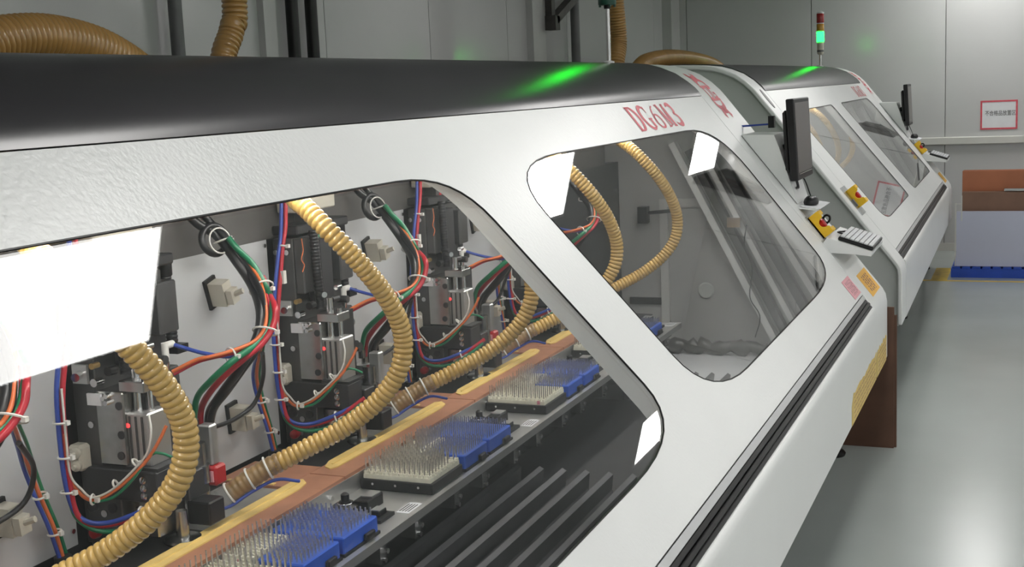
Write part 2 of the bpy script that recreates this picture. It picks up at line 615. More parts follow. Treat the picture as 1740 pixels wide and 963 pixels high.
def text_mesh(body, size=1.0):
    c = bpy.data.curves.new('print', 'FONT')
    c.body = body
    c.size = size
    c.align_x = 'CENTER'
    c.align_y = 'CENTER'
    o = bpy.data.objects.new('print', c)
    COL.objects.link(o)
    bpy.context.view_layer.update()
    me = o.to_mesh()
    v = [tuple(p.co) for p in me.vertices]
    f = [tuple(p.vertices) for p in me.polygons]
    o.to_mesh_clear()
    bpy.data.objects.remove(o)
    bpy.data.curves.remove(c)
    return v, f


# ================================================================== THE ROOM
XB, XR, YE, YN = -3.25, 6.2, 12.0, -4.0
o = MB().box(XB - .2, XR + .2, YN - .2, YE + .2, -0.1, 0.0).build('floor', 'floor')
tag(o, kind='structure')
o = MB().box(XB - .2, XR + .2, YN - .2, YE + .2, CEIL, CEIL + .1).build('ceiling', 'ceil')
tag(o, kind='structure')


def panel_wall(name, along, pos, a0, a1, facing, first, step):
    """wall of upright sheet panels with open joints"""
    mb = MB()
    if along == 'y':
        x0, x1 = sorted((pos - facing * 0.03, pos - facing * 0.1))
        mb.box(x0, x1, a0 - .1, a1 + .1, 0, CEIL)
    else:
        x0, x1 = sorted((pos - facing * 0.03, pos - facing * 0.1))
        mb.box(a0 - .1, a1 + .1, x0, x1, 0, CEIL)
    w = mb.build(name, 'wall_joint')
    tag(w, kind='structure')
    edges = [a0]
    e = first
    while e < a1 - 0.05:
        if e > a0 + 0.05:
            edges.append(e)
        e += step
    edges.append(a1)
    for p, q in zip(edges, edges[1:]):
        q0, q1 = sorted((pos - facing * 0.03, pos))
        b = MB()
        if along == 'y':
            b.box(q0, q1, p + .003, q - .003, 0.0, CEIL)
        else:
            b.box(p + .003, q - .003, q0, q1, 0.0, CEIL)
        b.build('wall_panel', 'wall', w)
    return w


panel_wall('wall_back', 'y', XB, YN, YE, 1, 6.69 - 1.18 * 9, 1.18)
panel_wall('wall_end', 'x', YE, XB, XR, -1, -0.731 - 1.18 * 3, 1.18)
panel_wall('wall_right', 'y', XR, YN, YE, -1, YN + 1.18, 1.18)
panel_wall('wall_front', 'x', YN, XB, XR, 1, XB + 1.18, 1.18)
tag(MB().box(-1.6, XR, YE - .045, YE, 0.965, 1.032, ch=.006).build('trim_1', 'rail'), kind='structure')
tag(MB().box(XB, XR, YE - .012, YE, 0.0, 0.07).build('baseboard_end', 'rail'), kind='structure')
# pale corner post and column on the back wall
tag(MB().box(XB, XB + .09, YE - .30, YE - .0, 0, CEIL).build('trim_2', 'post'), kind='structure')
tag(MB().box(XB, XB + .05, 8.22, 8.46, 0, CEIL).build('trim_3', 'post'), kind='structure')
tag(MB().box(XB, XB + .035, 4.92, 5.02, 0, CEIL).build('trim_4', 'post'), kind='structure')

# ceiling lamps: reflections place the front row; other rows include panels added for brightness
ROWS = [('above the machine fronts', -0.40, [-1.5, 2.43, 6.56, 10.72]), ('in part-added aisle row', 2.42, [-3.4, -1.6, 0.2, 2.0, 3.8, 5.4, 10.95]),
        ('added near right wall', 5.0, [-3.0, -1.0, 1.0, 3.0, 5.0, 7.0, 9.0, 10.9])]
ORD = ['first', 'second', 'third', 'fourth', 'fifth', 'sixth', 'seventh', 'eighth']
for where, x, ys in ROWS:
    for i, y in enumerate(ys):
        t = thing('ceiling_light', f'flat ceiling light panel {where}, {ORD[i]} of its row from the near end', 'light', (x, y + .5, CEIL), group='ceiling light panels')
        MB().box(-.215, .215, -.48, .48, -.022, -.012).build('diffuser', 'lamp_white', t)
        fr = MB()
        fr.box(-.235, -.215, -.5, .5, -.028, 0).box(.215, .235, -.5, .5, -.028, 0)
        fr.box(-.215, .215, -.5, -.48, -.028, 0).box(-.215, .215, .48, .5, -.028, 0)
        fr.box(-.215, .215, -.48, .48, -.006, 0)
        fr.build('frame', 'frame', t)


# ================================================================== DRILLING MACHINES
def letters(root, text, y0, s0, hgt, wid):
    lm = None
    for i, ch in enumerate(text):
        mb = MB()

        def mp(a, b, d, i=i):
            return S(s0 + hgt * (1 - b), y0 + (i + a * 0.92) * wid, d)
        for pts, w in glyph(ch):
            # widths are in the same unit for both axes
            pts2 = [(p[0], p[1]) for p in pts]
            stroke(mb, pts2, w, mp, 0.0012)
        mb.build('letter', 'ink', root)


def emblem(root, yc, sc, hs=0.125, hw=0.09):
    """printed red emblem: forked ends, rings and two square letters"""
    mb = MB()

    def mp(a, b, d):
        return S(sc + b * hs, yc + a * hw, d)

    def st(pts, w):
        q = []
        for p0, p1 in zip(pts, pts[1:]):
            for k in range(4):
                q.append((p0[0] + (p1[0] - p0[0]) * k / 4, p0[1] + (p1[1] - p0[1]) * k / 4))
        q.append(pts[-1])
        stroke(mb, q, w, mp, 0.0012)
    for sg in (-1, 1):
        st([(-.50, sg * 1.04), (-.34, sg * .80), (-.10, sg * .72)], .26)
        st([(.50, sg * 1.04), (.34, sg * .80), (.10, sg * .72)], .26)
        st([(0, sg * .90), (0, sg * .62)], .34)
        stroke(mb, [(a, sg * b) for a, b in arc2(0, .44, .58, .24, -20, 200, 18)], .22, mp, 0.0012)
        st([(-.72, sg * .30), (.72, sg * .30)], .10)
    # D
    st([(-.55, -.26), (-.55, .26)], .13)
    st([(-.62, -.24), (-.2, -.24), (-.1, -.12), (-.1, .12), (-.2, .24), (-.62, .24)], .10)
    # G
    st([(.62, -.22), (.14, -.22), (.14, .22), (.60, .22), (.60, .02), (.36, .02)], .11)
    mb.build('emblem', 'ink', root)


def slant_patch(root, name, s0, s1, y0, y1, mat, d0=0.0005, d1=0.0022, parent=None):
    v = []
    n = 4
    for i in range(n + 1):
        s = s0 + (s1 - s0) * i / n
        v += [S(s, y0, d1), S(s, y1, d1)]
    k = len(v)
    for i in range(n + 1):
        s = s0 + (s1 - s0) * i / n
        v += [S(s, y0, d0), S(s, y1, d0)]
    f = []
    for i in range(n):
        a = 2 * i
        f += [(a, a + 1, a + 3, a + 2), (k + a + 2, k + a + 3, k + a + 1, k + a), (a, a + 2, k + a + 2, k + a), (a + 3, a + 1, k + a + 1, k + a + 3)]
    f += [(1, 0, k, k + 1), (k - 2, k - 1, 2 * k - 1, 2 * k - 2)]
    return MB().add(v, f).build(name, mat, parent or root)


def print_lines(parent, s0, s1, y0, y1, n, d=0.0026, mat='ink_black', seed=1, w=0.35):
    rnd = random.Random(seed)
    mb = MB()
    for i in range(n):
        ya = y0 + (y1 - y0) * (i + .5) / n
        s = s0
        while s < s1 - .004:
            l = rnd.uniform(.004, .016)
            e = min(s + l, s1)
            hw = (y1 - y0) / n * w / 2
            mb.add([S(s, ya - hw, d), S(e, ya - hw, d), S(e, ya + hw, d), S(s, ya + hw, d)], [(0, 1, 2, 3)])
            s = e + rnd.uniform(.002, .006)
    return tag(mb.build('print', mat, parent), kind='stuff')


WT, WB = s_of_z(1.436), s_of_z(0.851)


def make_machine(label, loc, rz, ya, yb, cov0, cov1, wins, near_open, panes):
    t = thing('drilling_machine', label, 'machine', loc, rz)
    # --- hood and white shell
    MB().sweep_y([(-1.2435, 1.553), (-1.2490, 1.5625), (-1.2560, 1.5725), (-1.2680, 1.5860)] + [(x, z + .006) for x, z in ARC[2:]], cov0 + .002, cov1 - .002, 0.014).build('hood', 'hood', t, smooth=40)
    mb = MB()
    plate_holes(mb, [(0.002, cov0 + .002), (0.002, cov1 - .003), (1.022, cov1 - .003), (1.022, cov0 + .002)], [w[::-1] for w in wins], 0.0, -0.045)
    c = mb.build('front_cover', 'white', t)
    for w, pmn in zip(wins, panes):
        cs = sum(p[0] for p in w) / len(w)
        cy_ = sum(p[1] for p in w) / len(w)
        grow = [(a + (.012 if a > cs else -.012), b + (.012 if b > cy_ else -.012)) for a, b in w]
        mb = MB()
        n = len(w)
        v = [S(a, b, -.003) for a, b in w] + [S(a, b, -.0065) for a, b in w]
        tri = tessellate_polygon([[Vector((a, b, 0)) for a, b in w]])
        f = [tuple(q) for q in tri] + [tuple(n + i for i in reversed(q)) for q in tri] + [(i, (i + 1) % n, n + (i + 1) % n, n + i) for i in range(n)]
        mb.add(v, f).build('window_pane', pmn, t)
        # thin dark gasket round the pane
        g = MB()
        path = [Vector(S(a, b, -.0005)) for a, b in w]
        g.tube(path + [path[0], path[1]], 0.0022, n=6, cap=False)
        g.build('gasket', 'rubber', t)
    # --- end caps
    sl = [(-1.245 + TX * s, 1.552 + TZ * s) for s in (0.30, 0.60, 0.85, 0.95)]
    outline = ARC[::-1] + sl + FRONT[1:]
    for (p, q, face_y) in ((ya, cov0, ya + .03), (cov1, yb, yb - .02)):
        e = MB().sweep_y(outline, p, q, 0.022, nrm_sign=-1).build('end_cap', 'cap', t, smooth=35)
        bv = e.modifiers.new('soft_edge', 'BEVEL')
        bv.width = .006
        bv.segments = 2
        bv.limit_method = 'ANGLE'
        bv.angle_limit = math.radians(60)
        ins = [(x * 1.0 - (.018 if x > -1.2 else 0), z - .018) for x, z in outline]
        ins = [(min(x, -.578), z) for x, z in ins]
        ins[-1] = (-.578, .40)
        ins += [(-2.40, .40)]
        MB().prism_y(ins, face_y, face_y + .012).build('end_plate', 'face', t)
    # --- trim, rubber strip and lower panel
    tr = MB()
    tr.prism_y([S2(1.0255, -.001), S2(1.043, -.001), S2(1.043, -.03), S2(1.0255, -.03)], cov0 + .01, cov1 - .004)
    tr.build('trim_strip', 'trim', t)
    rb = MB()
    y0, y1 = cov0 + .01, cov1 - .004
    for (a, b, d) in ((1.0445, 1.0590, -.004), (1.0605, 1.0725, -.0005), (1.0745, 1.0860, -.003)):
        rb.prism_y([S2(a, d - .002), S2(a + .002, d), S2(b - .002, d), S2(b, d - .002), S2(b, -.02), S2(a, -.02)], y0, y1)
    rb.prism_y([S2(1.040, -.014), S2(1.090, -.014), S2(1.090, -.04), S2(1.040, -.04)], y0, y1)
    rb.build('rubber_strip', 'rubber', t)
    lp = MB().sweep_y([(-.586, .690), (-.576, .6985), (-.5675, .6985), (-.562, .692), (-.559, .680), (-.558, .66), (-.558, .41), (-.575, .405)], cov0 + .004, cov1 - .003, 0.010, nrm_sign=-1)
    lp.build('lower_panel', 'cap', t, smooth=50)
    # --- body behind, base frame
    MB().box(-2.42, -1.78, ya + .05, yb - .05, .41, 1.42).build('rear_body', 'inner', t)
    b = MB()
    b.box(-2.3, -1.0, ya + .25, yb - .35, .10, .405)
    b.build('base_frame', 'gun', t)
    for fx in (-2.2, -0.77):
        for fy in (ya + .35, (ya + yb) / 2, yb - .13):
            f = MB()
            f.lathe([(0.052, 0), (0.055, .012), (0.045, .022), (.018, .03), (.016, .10), (.014, .10), (.014, .30), (.03, .30), (.03, .33)], (fx, fy, 0), n=18)
            f.build('levelling_foot', 'rubber', t, smooth=40)
    for fy in (ya + .35, (ya + yb) / 2, yb - .13):
        MB().box(-1.05, -.72, fy - .04, fy + .04, .33, .405).build('foot_arm', 'gun', t)
    return t


def S2(s, d):
    p = S(s, 0, d)
    return (p[0], p[2])


# --- near machine
W1R = rounded_window(WT, WB, 2.72, 4.86, 4.86, 2.86, ((.16, .38)), ((.42, .22)), ((.12, .50)), ((.38, .15)))
W1L = rounded_window(WT, WB, 0.45, 2.44, 2.60, 0.45, ((.22, .42)), ((.25, .14)), ((.14, .40)), ((.50, .12)))
m1 = make_machine('large white and black drilling machine in the foreground with open view of spindles', (0, 0, 0), 0, 0.0, 5.46, 0.28, 5.045,
                  [W1L, W1R], False, ['pane', 'pane'])
letters(m1, 'DG6M3', 3.925, 0.024, 0.098, 0.118)
emblem(m1, 5.235, -0.012, hs=0.125, hw=0.105)

# --- far machine (turned a hair to the left)
W2A = rounded_window(WT, WB, .50, 1.98, 2.06, .62, (.12, .16), (.05, .05), (.06, .06), (.25, .08), 6)
W2B = rounded_window(WT, WB, 2.42, 4.05, 4.12, 2.52, (.05, .05), (.12, .12), (.08, .08), (.10, .06), 6)
m2 = make_machine('white and black drilling machine farther down the aisle, beyond the brown board', (-.006, 6.2, 0), 0.0100, 0.0, 4.78, .22, 4.36,
                  [W2A, W2B], True, ['pane_far', 'pane_far'])
letters(m2, 'DG6M3', 3.56, 0.030, 0.096, 0.108)
emblem(m2, 4.56, -0.012, hs=0.125, hw=0.10)
# grip opening in the far machine's near rim, its dark inside painted as an oval
mb = MB()
ov = [(.050 + .06 * math.cos(t), .11 + .028 * math.sin(t)) for t in [2 * math.pi * i / 20 for i in range(20)]]
mb.add([S(a, b, .0025) for a, b in ov] + [S(a, b, -.001) for a, b in ov], [tuple(range(20))] + [(i, (i + 1) % 20, 20 + (i + 1) % 20, 20 + i) for i in range(20)])
mb.build('painted_grip_hole', 'gun', m2)

# stickers
lb = slant_patch(m1, 'warning_label', 0.955, 1.062, 5.17, 5.41, 'orange_lbl')
print_lines(lb, 0.972, 1.05, 5.21, 5.36, 4, seed=3, mat='copper_d', w=.5)
lb = slant_patch(m1, 'pink_label', 0.928, 1.012, 4.86, 5.03, 'pink_lbl')
print_lines(lb, 0.94, 1.0, 4.88, 5.01, 5, seed=5, w=.22)
lb = slant_patch(m2, 'warning_label', 0.955, 1.05, 4.46, 4.66, 'orange_lbl')
for (y0, y1, z0, z1) in ((4.31, 5.035, .412, .52), (5.055, 5.40, .412, .52)):
    yl = MB()
    x0, x1 = (-.5575, -.5560)
    # torn upper edge
    n = 16
    rnd = random.Random(int(y0 * 10))
    top = [(y0 + (y1 - y0) * i / n, z1 + rnd.uniform(-.012, .004) - (.03 if i == 0 else 0)) for i in range(n + 1)]
    ring = [(y0, z0), (y1, z0)] + top[::-1]
    m = len(ring)
    tri = tessellate_polygon([[Vector((a, b, 0)) for a, b in ring]])
    yl.add([(x1, a, b) for a, b in ring] + [(x0, a, b) for a, b in ring], [tuple(q) for q in tri] + [(i, (i + 1) % m, m + (i + 1) % m, m + i) for i in range(m)])
    l2 = yl.build('yellow_label', 'yellow_lbl', m1)
    pr = MB()
    for r in range(5):
        z = z0 + .014 + r * .018
        y = y0 + .05
        while y < y1 - .06:
            e = y + rnd.uniform(.02, .07)
            pr.add([(x1 + .0004, y, z), (x1 + .0004, e, z), (x1 + .0004, e, z + .004), (x1 + .0004, y, z + .004)], [(0, 1, 2, 3)])
            y = e + .012
    tag(pr.build('print', 'copper_d', l2), kind='stuff')

# --- inside of the near machine
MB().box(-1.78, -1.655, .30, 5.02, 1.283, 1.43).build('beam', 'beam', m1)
MB().box(-1.66, -1.648, .30, 5.02, 1.362, 1.374).build('beam_lip', 'trim', m1)
MB().box(-1.80, -1.33, .30, 5.02, 1.50, 1.52).build('inner_roof', 'sump', m1)
MB().box(-1.78, -1.70, .30, 5.02, .60, 1.283).build('inner_back', 'dark', m1)
MB().box(-1.78, -.60, .30, 5.20, .42, .44).build('sump_tray', 'sump', m1)
MB().box(-.625, -.600, .30, 5.20, .44, .66).build('sump_wall', 'sump', m1)
WALL_P = [(-1.78, .44), (-.66, .44), (-.66, .72), (-.70, .77), (-1.20, 1.41), (-1.27, 1.47), (-1.78, 1.47)]
iw = MB().prism_y(WALL_P, 5.21, 5.225).build('inner_end_wall', 'inner', m1)
# raised door frame on that wall
fr = MB()
for a, b, c, d in ((-1.475, -1.440, .47, 1.12), (-1.440, -.95, 1.085, 1.12)):
    fr.box(a, b, 5.195, 5.21, c, d)
fr.build('door_frame', 'flange', iw)
MB().box(-1.43, -.90, 5.203, 5.21, .48, 1.075).build('door_leaf', 'inner', iw)
MB().box(-1.62, -1.475, 5.20, 5.21, .66, .69).build('wall_rib', 'gun', iw)
k = MB()
k.box(-1.56, -1.52, 5.15, 5.20, 1.02, 1.09)
k.cyl((-1.51, 5.15, 1.065), (-1.40, 5.15, 1.075), .008)
k.build('latch', 'black', iw)
MB().lathe([(.034, 0), (.036, .006), (.03, .012)], (-1.278, 5.203, .727), (0, -1, 0), 20).build('round_plug', 'face', iw, smooth=40)
# slanted guide rails at the far end
for (xa, za, xb, zb, w, mat) in ((-1.395, 1.36, -.955, .50, .028, 'cap'), (-1.325, 1.33, -.925, .555, .030, 'gun'), (-1.270, 1.33, -.890, .60, .022, 'cap'),
                                 (-1.215, 1.33, -.845, .665, .034, 'dark'), (-1.155, 1.31, -.80, .72, .026, 'cap'), (-1.10, 1.24, -.79, .79, .022, 'cap')):
    l = math.hypot(xb - xa, zb - za)
    nx, nz = (zb - za) / l * w / 2, -(xb - xa) / l * w / 2
    MB().prism_y([(xa + nx, za + nz), (xb + nx, zb + nz), (xb - nx, zb - nz), (xa - nx, za - nz)], 5.115, 5.165).build('guide_rail', mat, m1)
MB().box(-1.16, -1.105, 5.095, 5.115, 1.01, 1.05).build('rail_clip', 'chrome', m1)
# hanging wire near the rails
MB().tube(spline([(-1.08, 5.10, 1.02), (-1.09, 5.10, .93), (-1.06, 5.10, .84), (-1.07, 5.10, .72), (-1.03, 5.10, .64), (-1.05, 5.10, .55)]), .0025, 6).build('loose_wire', 'cable_black', m1, smooth=60)


# fill tubes added out of view under the hood to brighten the interior
def added_fill_light(root, y0, y1, n):
    l = (y1 - y0) / n
    for i in range(n):
        a, b = y0 + l * i + .02, y0 + l * (i + 1) - .02
        h = MB().box(-1.312, -1.256, a, b, 1.468, 1.484).build('added_fill_light', 'cap', root)
        MB().cyl((-1.284, a + .02, 1.454), (-1.284, b - .02, 1.454), .012, n=10).build('tube', 'fill_tube', h, smooth=40)


added_fill_light(m1, .5, 4.9, 4)
added_fill_light(m2, .4, 4.2, 3)


# grey bay panels with their plug sockets
def bay_panel(y0, y1):
    p = MB().box(-1.70, -1.655, y0, y1, .79, 1.283).build('bay_panel', 'panel', m1)
    for (yc, zc, rot) in ((y0 + .222, 1.195, 0.28), (y0 + .262, .905, 0.1)):
        mtx = Matrix.Translation((-1.652, yc, zc)) @ Matrix.Rotation(rot, 4, 'X')
        MB().box(-.004, .004, -.020, .020, -.034, .034, mtx).build('socket_plate', 'black', p)
        q = MB()
        q.box(.004, .042, -.014, .016, -.027, .026, mtx)
        q.box(.045, .060, -.013, .013, -.022, .010, mtx)
        q.cyl(mtx @ Vector((.058, .0, -.002)), mtx @ Vector((.078, .006, .004)), .006, n=8)
        q.build('plug', 'beige', p)
    for (yy, zz) in ((y0 + .012, 1.27), (y1 - .012, 1.27), (y0 + .012, .82), (y1 - .012, .82)):
        MB().cyl((-1.655, yy, zz), (-1.651, yy, zz), .005, n=8).build('screw', 'chrome', p)


SPIN = [1.12, 1.82, 2.52, 3.22, 3.92]
bay_panel(.635, 1.075)
for y in SPIN[:-1]:
    bay_panel(y + .205, y + .655)
MB().box(-1.70, -1.655, 4.14, 5.20, .60, 1.283).build('end_bay_panel', 'dark', m1)


# bellows and covers in front
def bellows(y0, y1, x0, x1, z, amp, n, name='bellows'):
    pts = [(x0, z)]
    w = (x1 - x0) / n
    for i in range(n):               # pleats: long upper side, short undercut side
        a = x0 + i * w
        pts += [(a + w * .78, z + amp), (a + w * .80, z + amp * .96), (a + w * .74, z + amp * .25), (a + w, z)]
    mb = MB().sweep_y(pts, y0, y1, .006)
    return mb.build(name, 'bellow', m1)


bellows(.32, 2.98, -1.30, -.66, .555, .060, 10)
bellows(3.95, 4.44, -1.30, -.70, .50, .045, 10)
MB().box(-1.36, -.62, 2.98, 3.95, .50, .555).build('cover_plate', 'sump', m1)
MB().box(-1.50, -.66, 4.46, 5.18, .46, .475).build('white_sheet', 'paper', m1)

# ------------------------------------------------------------------ black crumpled plastic roll at the end wall
mb = MB()
rnd = random.Random(11)
path = [Vector((-1.43 + .44 * i / 22, 5.08 + rnd.uniform(-.006, .006), .508 + rnd.uniform(-.008, .008))) for i in range(23)]
mb.tube(path, [.03 + rnd.uniform(-.008, .006) for _ in path], n=9)
bag = mb.build('plastic_roll', 'bag', smooth=80)
tag(bag, 'crumpled dark grey plastic roll lying inside the near machine by its end wall', 'plastic')

# ------------------------------------------------------------------ worktable with tool rail
wt = thing('worktable', 'long black drilling table with aluminium tool rail inside the near machine', 'table', (0, 0, 0))
TE = 4.40
MB().box(-1.652, -1.385, .32, TE, .735, .775).build('tabletop', 'table', wt)
MB().box(-1.385, -1.377, .32, TE, .722, .776).build('side_plate', 'alu', wt)
MB().box(-1.60, -1.39, .40, TE - .05, .445, .735).build('table_bed', 'dark', wt)
for i in range(14):
    yy = .55 + i * .28
    MB().cyl((-1.377, yy, .757), (-1.371, yy, .757), .006, n=8).build('screw', 'chrome', wt)
rl = MB().box(-1.377, -1.182, .32, TE, .722, .738).build('tool_rail', 'alu', wt)
MB().box(-1.190, -1.176, .32, TE, .722, .7405).build('rail_lip', 'alu', wt)
MB().box(-1.385, -1.215, .32, TE, .690, .722).build('rail_beam', 'gun', wt)
MB().box(-1.66, -1.30, TE, TE + .05, .69, .76).build('end_block', 'dark', wt)
for i in range(16):
    yy = 1.55 + i * .175 + (.02 if i % 2 else 0)
    b = MB().box(-1.215, -1.180, yy - .012, yy + .012, .684, .7215)
    b = b.build('rail_bracket', 'gun', wt)
    for zz in (.692, .708):
        MB().cyl((-1.180, yy + (.006 if zz > .70 else -.004), zz), (-1.171, yy + (.006 if zz > .70 else -.004), zz), .0055, n=8).build('nut', 'chrome', b)

# boards on the table
ST = [1.66, 2.36, 3.06, 3.76]
for i, s in enumerate([1.04, 1.74, 2.44, 3.14, 3.84]):
    y0, y1 = s - .14, min(s + .558, 4.398)
    nth = ['nearest to the left edge', 'beside the nearest blue drill racks', 'beside the front row of white drill racks', 'beside the second row of drill racks', 'farthest along the rail'][i]
    b = thing('backing_board', f'reddish brown board strip with yellow tape, {nth}', 'board', (0, 0, 0), group='edge boards')
    MB().box(-1.468, -1.379, y0 + .0015, y1 - .0015, .776, .784).build('board', 'copper', b)
    tp = MB()
    a, c = s - .105, s + .51
    e = [(-1.470, a + .05), (-1.457, a + .012), (-1.437, a), (-1.428, a + .02), (-1.426, c - .06), (-1.434, c - .02), (-1.454, c), (-1.470, c - .01)]
    tp.prism_z(e, .7845, .7875)
    tp.build('tape', 'tape', b)
    MB().box(-1.451, -1.446, a + .03, c - .03, .7875, .7895).build('tape_ridge', 'tape', b)
    # cross board towards the beam
    q = MB().box(-1.645, -1.4695, s + .46, s + .61, .776, .784).build('cross_board', 'copper')
    tag(q, f'reddish brown cross board between spindles, {nth}', 'board', 'cross boards')
    g = MB().box(-1.620, -1.4715, s + .19, s + .455, .776, .7795).build('entry_sheet', 'grey_sheet')
    tag(g, f'dull grey metal sheet on the table, {nth}', 'sheet', 'grey sheets')
    MB().box(-1.62, -1.50, s + .462, s + .474, .7845, .7865).build('tape_edge', 'tape', q)


# ------------------------------------------------------------------ drill bit racks
def bits_mesh(x0, x1, y0, y1, z, nx, ny, h, seed, r=.0016, skip=.05, ring=False):
    rnd = random.Random(seed)
    mb = MB()
    for i in range(nx):
        for j in range(ny):
            if rnd.random() < skip:
                continue
            x = x0 + (x1 - x0) * (i + .5) / nx
            y = y0 + (y1 - y0) * (j + .5) / ny
            hh = h * rnd.uniform(.93, 1.05)
            mb.cyl((x, y, z), (x, y, z + hh), r, n=6)
    return mb


def rack(kind, x0, x1, y0, y1, label, group, seed, nx, ny):
    t = thing('drill_bit_rack', label, 'rack', ((x0 + x1) / 2, y0, .7385), group=group)
    ox, oy, oz = (x0 + x1) / 2, y0, .7385
    a, b, d = x0 - ox, x1 - ox, y1 - y0
    if kind == 'white':
        p = MB().box(a - .004, b + .004, -.004, d + .002, 0, .024, ch=.002).build('base', 'black', t)
        for q in range(3):
            xx = a + (b - a) * (q + .5) / 3
            MB().cyl((xx, -.004, .015), (xx, -.007, .015), .003, n=8).build('screw', 'chrome', p)
        # rows of little white sockets
        so = MB()
        for i in range(nx):
            for j in range(ny):
                x = a + (b - a) * (i + .5) / nx
                y = d * (j + .5) / ny
                so.cyl((x, y, .024), (x, y, .040), .0052, n=6)
        so.box(a + .002, b - .002, .002, d - .002, .024, .034)
        so = so.build('socket_tray', 'white_box', t)
        bt = bits_mesh(a, b, 0, d, .036, nx, ny, .033, seed).build('drill_bits', 'bit', t, smooth=40)
        cr = MB()
        rnd = random.Random(seed + 50)
        for i in range(nx):
            if rnd.random() < .14:
                x = a + (b - a) * (i + .5) / nx
                cr.box(x - .004, x + .004, -.0012, .0, .026, .036)
        if cr.v:
            cr.build('pink_tag', 'pink_line', t)
    else:
        p = MB().box(a, b, 0, d, .004, .038, ch=.0025).build('tray', 'blue_box', t)
        MB().box(a - .003, b + .003, -.003, d + .003, 0, .006).build('base', 'black', t)
        MB().box(b + .001, b + .010, d * .55, d * .80, .004, .020, ch=.002).build('clip', 'black', t)
        bt = bits_mesh(a + .004, b - .004, .004, d - .004, .036, nx, ny, .021, seed).build('drill_bits', 'bit', t, smooth=40)
    tag(bt, kind='stuff')
    return t


NTH = ['nearest', 'second', 'third', 'farthest']
for i, s in enumerate(ST):
    w = NTH[i]
    rack('white', -1.370, -1.200, s, s + .155, f'white drill bit rack with dense steel bits, {w} front row on the rail', 'white bit racks', 10 + i, 14, 10)
    rack('white', -1.370, -1.304, s + .170, s + .300, f'narrow white drill bit rack left of a blue rack, {w} along the rail', 'narrow white racks', 20 + i, 6, 9)
    rack('blue', -1.298, -1.196, s + .172, s + .300, f'small blue drill bit rack directly behind a white rack, {w} along the rail', 'small blue bit racks', 30 + i, 9, 10)
    rack('blue', -1.362, -1.196, s + .314, s + .450, f'wide blue drill bit rack in front of the black gauge, {w} along the rail', 'wide blue bit racks', 40 + i, 14, 10)
    # tool gauge: round base, post, arm
    g = thing('tool_gauge', f'black tool gauge with round base and arm on the rail, {w} from the viewer', 'gauge', (-1.325, s + .545, .7385), group='tool gauges')
    MB().lathe([(.026, 0), (.028, .004), (.028, .016), (.022, .020), (.012, .020), (.012, .026), (.009, .026), (.009, .040), (.004, .044)], n=20).build('base', 'black', g, smooth=40)
    MB().torus((0, 0, .021), (0, 0, 1), .016, .0025).build('ring', 'chrome', g, smooth=60)
    MB().box(.016, .050, .005, .075, 0, .026, ch=.002).build('arm', 'black', g)
    MB().box(.020, .047, .030, .070, .0262, .029).build('arm_plate', 'alu', g)
    MB().cyl((.004, -.036, 0), (.004, -.036, .020), .006, n=10).build('knob', 'black', g)
    # sensor block
    k = thing('sensor_block', f'small black sensor block with grey cap on the rail plate, {w} from the viewer', 'sensor', (-1.240, s + .530, .7385), group='sensor blocks')
    MB().box(-.022, .022, -.030, .032, 0, .007).build('base', 'black', k)
    MB().box(-.012, .010, -.012, .020, .007, .019, ch=.0015).build('block', 'black', k)
    MB().box(-.011, .009, -.010, .018, .0191, .021).build('cap', 'alu', k)
    # printed plate on the rail
    pl = MB().box(-1.222, -1.192, s + .575, s + .640, .7382, .7392).build('nameplate', 'paper', wt)
    pp = MB()
    for r in range(4):
        pp.add([(-1.219 + r * .0065, s + .582, .7395), (-1.216 + r * .0065, s + .582, .7395), (-1.216 + r * .0065, s + .63, .7395), (-1.219 + r * .0065, s + .63, .7395)], [(0, 1, 2, 3)])
    tag(pp.build('print', 'ink_black', pl), kind='stuff')


